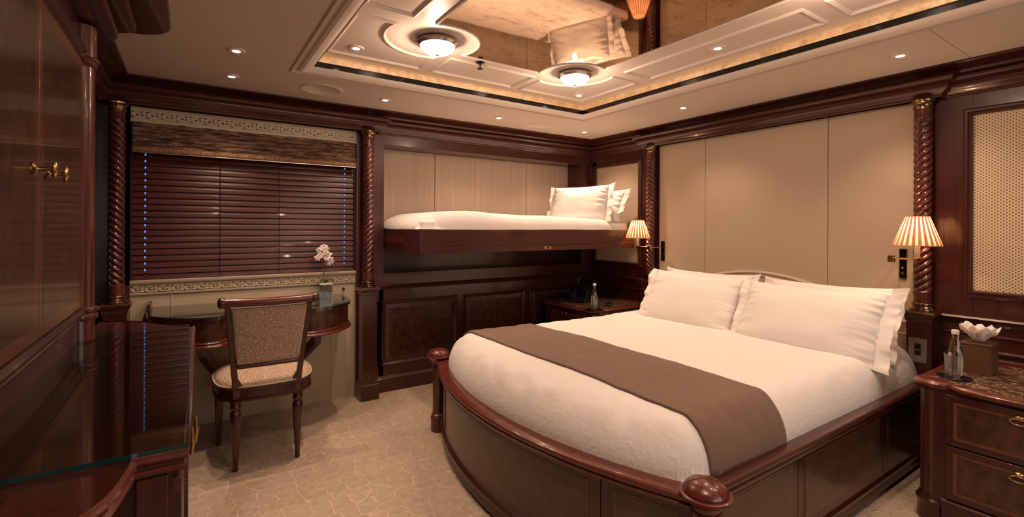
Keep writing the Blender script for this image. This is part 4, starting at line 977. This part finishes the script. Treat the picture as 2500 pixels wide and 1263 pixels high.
# ================================================================ bedside cabinets
def cabinet(y0, y1, label, flip):
    """flip: the side with the bed (1: bed at +y, -1: bed at -y)"""
    t = thing('bedside_cabinet', label, 'bedside cabinet', (2.98, (y0 + y1) / 2, 0), group='bedside cabinets'); global Lc; Lc = t.location
    x0, x1 = 2.655, 3.335
    loc(MB().box(x0, y0 + .045, .10, x1, y1 - .045, .574).build('carcass', MAHO, t))
    loc(MB().box(x0 + .03, y0 + .03, .04, x1, y1 - .03, .572).build('side_wall', MAHOX, t))
    for yy in (y0 + .067, y1 - .067):
        c = loc(MB().lathe([(.046, .115), (.046, .562)], 2.700, yy, seg=36).build('corner_column', BURL, t, smooth=60))
        for a in (2.3, 2.75, 3.2, 3.65, 4.1):
            loc(MB().box(2.700 + .0455 * math.cos(a) - .001, yy + .0455 * math.sin(a) - .003, .118, 2.700 + .0455 * math.cos(a) + .001, yy + .0455 * math.sin(a) + .003, .558, rz=0).build('inlay_line', INLAY, c))
        loc(MB().lathe([(.056, 0), (.058, .010), (.056, .03), (.055, .07), (.060, .078), (.061, .088), (.055, .096), (.052, .104), (.048, .112), (.046, .116)], 2.700, yy, seg=36).build('column_foot', MAHO, t, smooth=40))
        loc(MB().lathe([(.046, .561), (.052, .568), (.062, .574), (.064, .580)], 2.700, yy, seg=36).build('column_neck', MAHO, t, smooth=40))
    ya, yb = y0 + .118, y1 - .118
    for k, (za, zb) in enumerate(((.352, .560), (.125, .346))):
        d = loc(MB().box(2.640, ya, za, 2.662, yb, zb).build('drawer', MAHOY, t, bevel=.003))
        loc(MB().sweep([(ya + .030, za + .030), (yb - .030, za + .030), (yb - .030, zb - .030), (ya + .030, zb - .030)], [(-.004, .0), (-.004, .003), (.002, .0035), (.008, .0)], lambda a, b, c: (2.640 - c, a, b), closed=True).build('drawer_bead', INLAY, d, smooth=40))
        loc(MB().box(2.6388, ya + .038, za + .038, 2.6405, yb - .038, zb - .038).build('veneer_field', BURL, d))
        ym, zm = (y0 + y1) / 2, (.520, .302)[k]
        m = MB().lathe([(.001, 0), (.011, 0), (.010, .004), (.004, .008), (.004, .014), (.001, .016)], seg=16)
        h = MB().add([(2.6388 - v[2], ym + v[0] * 1.3, zm + .012 + v[1]) for v in m.v], m.f)
        h.tube([(2.626, ym + .024 * math.cos(a), zm - .002 + .011 * math.sin(a)) for a in [2 * PI * i / 24 for i in range(25)]], .0024, 8)
        loc(h.build('ring_pull', BRASS, d, smooth=50))
    # base board with a low arch
    ap = [(ya - .012, .0), (ya + .03, .0), (ya + .045, .02), (ya + .07, .045), (ya + .11, .055), (yb - .11, .055), (yb - .07, .045), (yb - .045, .02), (yb - .03, .0), (yb + .012, .0), (yb + .012, .118), (ya - .012, .118)]
    loc(mapped(lambda a, b, c: (2.648 + c, a, b), MB().prism(ap, 0, .02)).build('apron', MAHO, t))
    loc(MB().sweep([(2.648, yb + .012), (2.648, ya - .012)], [(0, .092), (-.006, .094), (-.010, .104), (-.006, .114), (0, .118)]).build('apron_bead', MAHOY, t, smooth=40))
    # top with round corner lobes
    lobes = []
    r = .072
    def lobe(cx, cy, a0, a1): return arc(cx, cy, r, a0, a1, 14)
    outp = [(x1 + .005, y0), (2.775, y0)] + [p for p in lobe(2.700, y0 + .066, -52, -232)] + [(2.622, y0 + .17), (2.616, (y0 + y1) / 2), (2.622, y1 - .17)] + [p for p in lobe(2.700, y1 - .066, 232, 52)] + [(2.775, y1), (x1 + .005, y1)]
    tp = MB()
    for (o0, z0), (o1, z1) in zip([(.012, .573), (.004, .577), (.0, .584), (.002, .592), (.008, .597)], [(.004, .577), (0, .584), (.002, .592), (.008, .597), (.014, .600)]):
        def ins(o):
            cx, cy = 3.0, (y0 + y1) / 2; return [(x if x > x1 else x + o * (1 if x < 2.75 else .3), y + (o if y < cy else -o) * (1 if abs(y - cy) > .2 else 0)) for x, y in outp]
        tp.prism(ins(o0), z0, z1, ins(o1))
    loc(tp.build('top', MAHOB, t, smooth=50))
    for yy in (y0 + .066, y1 - .066):
        loc(MB().lathe([(.055, .5995), (.052, .602), (.046, .6015), (.044, .5995)], 2.700, yy, seg=36).build('rosette', MAHOB, t, smooth=50))
    loc(MB().prism([(2.665, y0 + .15), (2.78, y0 + .045), (3.25, y0 + .045), (3.25, y1 - .045), (2.78, y1 - .045), (2.665, y1 - .15)], .5990, .6012).build('marble_inset', MARBLE, t))
    return t
cabinet(.115, .785, 'bedside cabinet with marble top carrying tissue box and water bottle', 1)
cabinet(2.775, 3.445, 'bedside cabinet under the bunk carrying the telephone', -1)

# ================================================================ wall lamps
def sconce(cy, py, label):
    """cy: where the candle stands, py: the wall plate"""
    t = thing('wall_lamp', label, 'wall lamp', (XR - .004, py, 1.06), group='swing-arm wall lamps beside the bed'); X0 = 0
    d = 1 if cy > py else -1
    MB().box(-.012, -.017, -.085, 0, .017, .082).build('wall_plate', BLACKP if False else DARKM, t, bevel=.004, seg=3)
    for z in (-.055, -.025): 
        m = MB().lathe([(.006, 0), (.006, .004), (.001, .005)], seg=12); MB().add([(-.012 - v[2], v[0], z + v[1]) for v in m.v], m.f).build('plate_button', BRASS, t)
    hub = (-.175, 0, .030)
    MB().tube([(-.010, 0, .030), (-.165, 0, .030)], .0055, 10).build('arm', BRASS, t, smooth=60)
    MB().box(hub[0] - .014, -.014, .012, hub[0] + .014, .014, .050).build('joint', BRASS, t, bevel=.003)
    cc = (-.188, cy - py, .040)
    MB().tube([(hub[0], d * .012, .034), (cc[0], cc[1] - d * .012, .034)], .005, 10).build('arm', BRASS, t, smooth=60)
    MB().lathe([(.001, .024), (.010, .028), (.018, .036), (.024, .040), (.022, .044), (.012, .044)], cc[0], cc[1], seg=20).build('drip_pan', BRASS, t, smooth=50)
    MB().lathe([(.0125, .044), (.0125, .112), (.006, .113), (.001, .113)], cc[0], cc[1], seg=20).build('candle_sleeve', CANDLE, t, smooth=50)
    def shd(u, v):
        a = 2 * PI * u; n = 24; r = (.050 + (.101 - .050) * (1 - v)); r *= 1 + .030 * (abs(((u * n) % 1) - .5) * 2 - .5) * (.4 + .6 * (1 - v)); return (cc[0] + r * math.cos(a), cc[1] + r * math.sin(a), .107 + .150 * v)
    s_ = MB().grid(shd, 256, 8, wrap=True).build('shade', SHCLOTH, t, smooth=60)
    mb = MB()
    for k in range(24):
        a0 = 2 * PI * (k + .5 - .27) / 24; a1 = 2 * PI * (k + .5 + .27) / 24; vv = []
        for v in (0, 1):
            r = (.0508 + .051 * (1 - v)) * .997
            for a in (a0, a1): vv.append((cc[0] + (r + .0016) * math.cos(a), cc[1] + (r + .0016) * math.sin(a), .1072 + .1496 * v))
        mb.add(vv, [(0, 1, 3, 2)])
    mb.build('shade_pleats', SHRIB, s_, smooth=60)
    for r, z in ((.101, .107), (.050, .257)): MB().tube([(cc[0] + r * math.cos(a), cc[1] + r * math.sin(a), z) for a in [2 * PI * k / 40 for k in range(41)]], .0022, 6).build('shade_rim', SHCLOTH, s_, smooth=60)
    MB().lathe([(.001, .150), (.010, .155), (.016, .170), (.014, .190), (.001, .200)], cc[0], cc[1], seg=16).build('lamp_bulb', emit('bulb_glass', (1, .72, .42), 30), t, smooth=60)
    lamp_light(t, 'POINT', 5.0, (cc[0], cc[1], .185), (1, .58, .30), shadow_soft_size=.022)
    return t
sconce(.915, 1.030, 'brass swing-arm lamp with pleated shade above the marble bedside top')
sconce(2.80, 2.685, 'brass swing-arm lamp with pleated shade at the bunk side of the bed')

# ================================================================ things on the bedside cabinets
def bottle(label, x, y, z):
    t = thing('water_bottle', label, 'bottle', (x, y, z), group='water bottles on bedside cabinets')
    MB().lathe([(.001, .001), (.024, 0), (.026, .004), (.026, .085), (.024, .105), (.018, .135), (.0125, .158), (.0115, .182), (.0115, .186)], seg=28).build('glass_body', GLASS, t, smooth=60)
    MB().lathe([(.001, .004), (.0235, .0035), (.0240, .085), (.022, .104), (.0165, .130), (.001, .1305)], seg=28).build('water', WATER, t, smooth=40)
    MB().lathe([(.0135, .180), (.0138, .195), (.012, .198), (.001, .198)], seg=24).build('cap', WHITE, t, smooth=40)
    return t
bottle('small clear water bottle beside the wooden tissue box', 2.825, .680, .6085)
bottle('small clear water bottle near the telephone under the bunk', 2.702, 2.833, .6085)
def tumbler(label, x, y, z):
    t = thing('drinking_glass', label, 'drinking glass', (x, y, z), group='cut glass tumblers')
    MB().lathe([(.001, .0), (.022, 0), (.025, .003), (.0265, .03), (.0285, .09), (.031, .105), (.0296, .105), (.0272, .09), (.0250, .03), (.022, .010), (.001, .009)], seg=16).build('glass_body', GLASS, t)
    return t
tumbler('short cut glass tumbler in front of the bottle by the tissue box', 2.767, .674, .6055); tumbler('short cut glass tumbler in front of the bottle by the telephone', 2.660, 2.789, .6055)
for x, y, l in ((2.797, .677, 'round dark coaster under glass and bottle by the tissue box'), (2.682, 2.812, 'round dark coaster under glass and bottle by the telephone')):
    o = MB().lathe([(.001, 0), (.058, 0), (.062, .003), (.061, .004), (.055, .003), (.001, .003)], seg=36).build('coaster', BLACKP, smooth=50); o.location = (x, y, .6015); tag(o, l, 'coaster', 'round coasters')
t = thing('tissue_box', 'square brown wooden tissue box on the marble bedside top', 'tissue box', (3.0, .640, .6015))
BXW, nt, b = mat('box_wood', (.13, .058, .026), .45)
MB().box(-.060, -.052, 0, .060, .052, .128).build('body', BXW, t, bevel=.002); MB().box(-.062, -.054, .128, .062, .054, .138).build('lid', BXW, t, bevel=.002)
mb = MB()
for k in range(9):
    a = 2 * PI * k / 9 + .2; rr = .062 if k % 2 else .05; hh = .07 + .018 * random.random()
    def fn(u, v):
        aa = a + (u - .5) * 1.15; r = .018 + rr * v * (1 - .18 * abs(2 * u - 1)); z = hh * v ** .8 * (1 - .42 * abs(2 * u - 1) ** 1.3) + .004 * noise.noise(Vector((u * 5, v * 5, k)))
        r += .008 * math.sin(v * PI) * math.cos((u - .5) * 5); return (r * math.cos(aa), r * math.sin(aa) * .9, z)
    mb.grid(fn, 9, 9)
for k in range(5):
    a = 2 * PI * k / 5; 
    def fn(u, v):
        aa = a + (u - .5) * 1.3; r = .006 + .030 * v; z = .078 * v ** .8 * (1 - .3 * abs(2 * u - 1)); return (r * math.cos(aa), r * math.sin(aa), z)
    mb.grid(fn, 7, 7)
o = mb.build('folded_tissue', TISSUE, smooth=50, solid=.0008); o.location = (3.0, .640, .7400); tag(o, 'white tissue folded like a flower on top of the wooden box', 'tissue')
# telephone
t = thing('telephone', 'black desk telephone with tilted screen on the bedside cabinet under the bunk', 'telephone', (2.86, 3.185, .6015), math.radians(-62))
def wedge(mb, x0, x1, pts): 
    n = len(pts); vs = [(x, y, z) for x in (x0, x1) for y, z in pts]; return mb.add(vs, [tuple(range(n))[::-1], tuple(range(n, 2 * n))] + [(i, (i + 1) % n, n + (i + 1) % n, n + i) for i in range(n)])
wedge(MB(), -.085, .085, [(-.085, 0), (.075, 0), (.085, .02), (.070, .145), (.055, .150), (-.075, .035), (-.088, .015)]).build('body', BLACKP, t, bevel=.004)
mb = MB(); sl = math.atan2(.115, .13); 
def onface(u, v, h): return (u, -.075 + v * math.cos(sl) - h * math.sin(sl), .035 + v * math.sin(sl) + h * math.cos(sl))
def fbox(u0, u1, v0, v1, h0, h1): 
    m = MB().box(u0, v0, h0, u1, v1, h1); return [onface(*p) for p in m.v], m.f
for i in range(3):
    for j in range(4): mb.add(*fbox(.0 + i * .022, .016 + i * .022, .02 + j * .018, .032 + j * .018, 0, .003))
mb.build('keypad', DARKM, t)
mb = MB().add(*fbox(-.078, -.030, .005, .165, .002, .020)); mb.add(*fbox(-.080, -.028, .0, .040, .0, .032)); mb.add(*fbox(-.080, -.028, .130, .172, .0, .032)); mb.build('handset', BLACKP, t, bevel=.006, seg=3)
sc_ = MB(); sc_.add([(x, .050 + y * .55 , .150 + y * .83 + .0) for x, y in ((-.03, 0), (.085, 0), (.085, .065), (-.03, .065))] + [(x, .058 + y * .55, .147 + y * .83) for x, y in ((-.03, 0), (.085, 0), (.085, .065), (-.03, .065))], [(0, 1, 2, 3), (7, 6, 5, 4), (0, 4, 5, 1), (1, 5, 6, 2), (2, 6, 7, 3), (3, 7, 4, 0)])
sc_.build('screen', BLACK, t, bevel=.001)
MB().tube([(-.03, .050, .150), (.085, .050, .150), (.085, .0858, .204), (-.03, .0858, .204), (-.03, .050, .150)], .0022, 6).build('screen_frame', CHROME, t, smooth=60)
# small black corded thing beside it
t = thing('handheld_remote', 'small black handheld set with curled cord near the bunk-side bed pillow', 'remote', (2.92, 2.89, .6015), math.radians(35))
MB().box(-.055, -.022, 0, .055, .022, .022).build('body', BLACKP, t, bevel=.006, seg=3)
MB().tube([(-.02 + .075 * k / 90 , .004 * math.sin(k * .9), .030 + .004 * math.cos(k * .9) + .018 * k / 90) for k in range(91)], .0018, 6).build('cord', BLACKP, t, smooth=60)
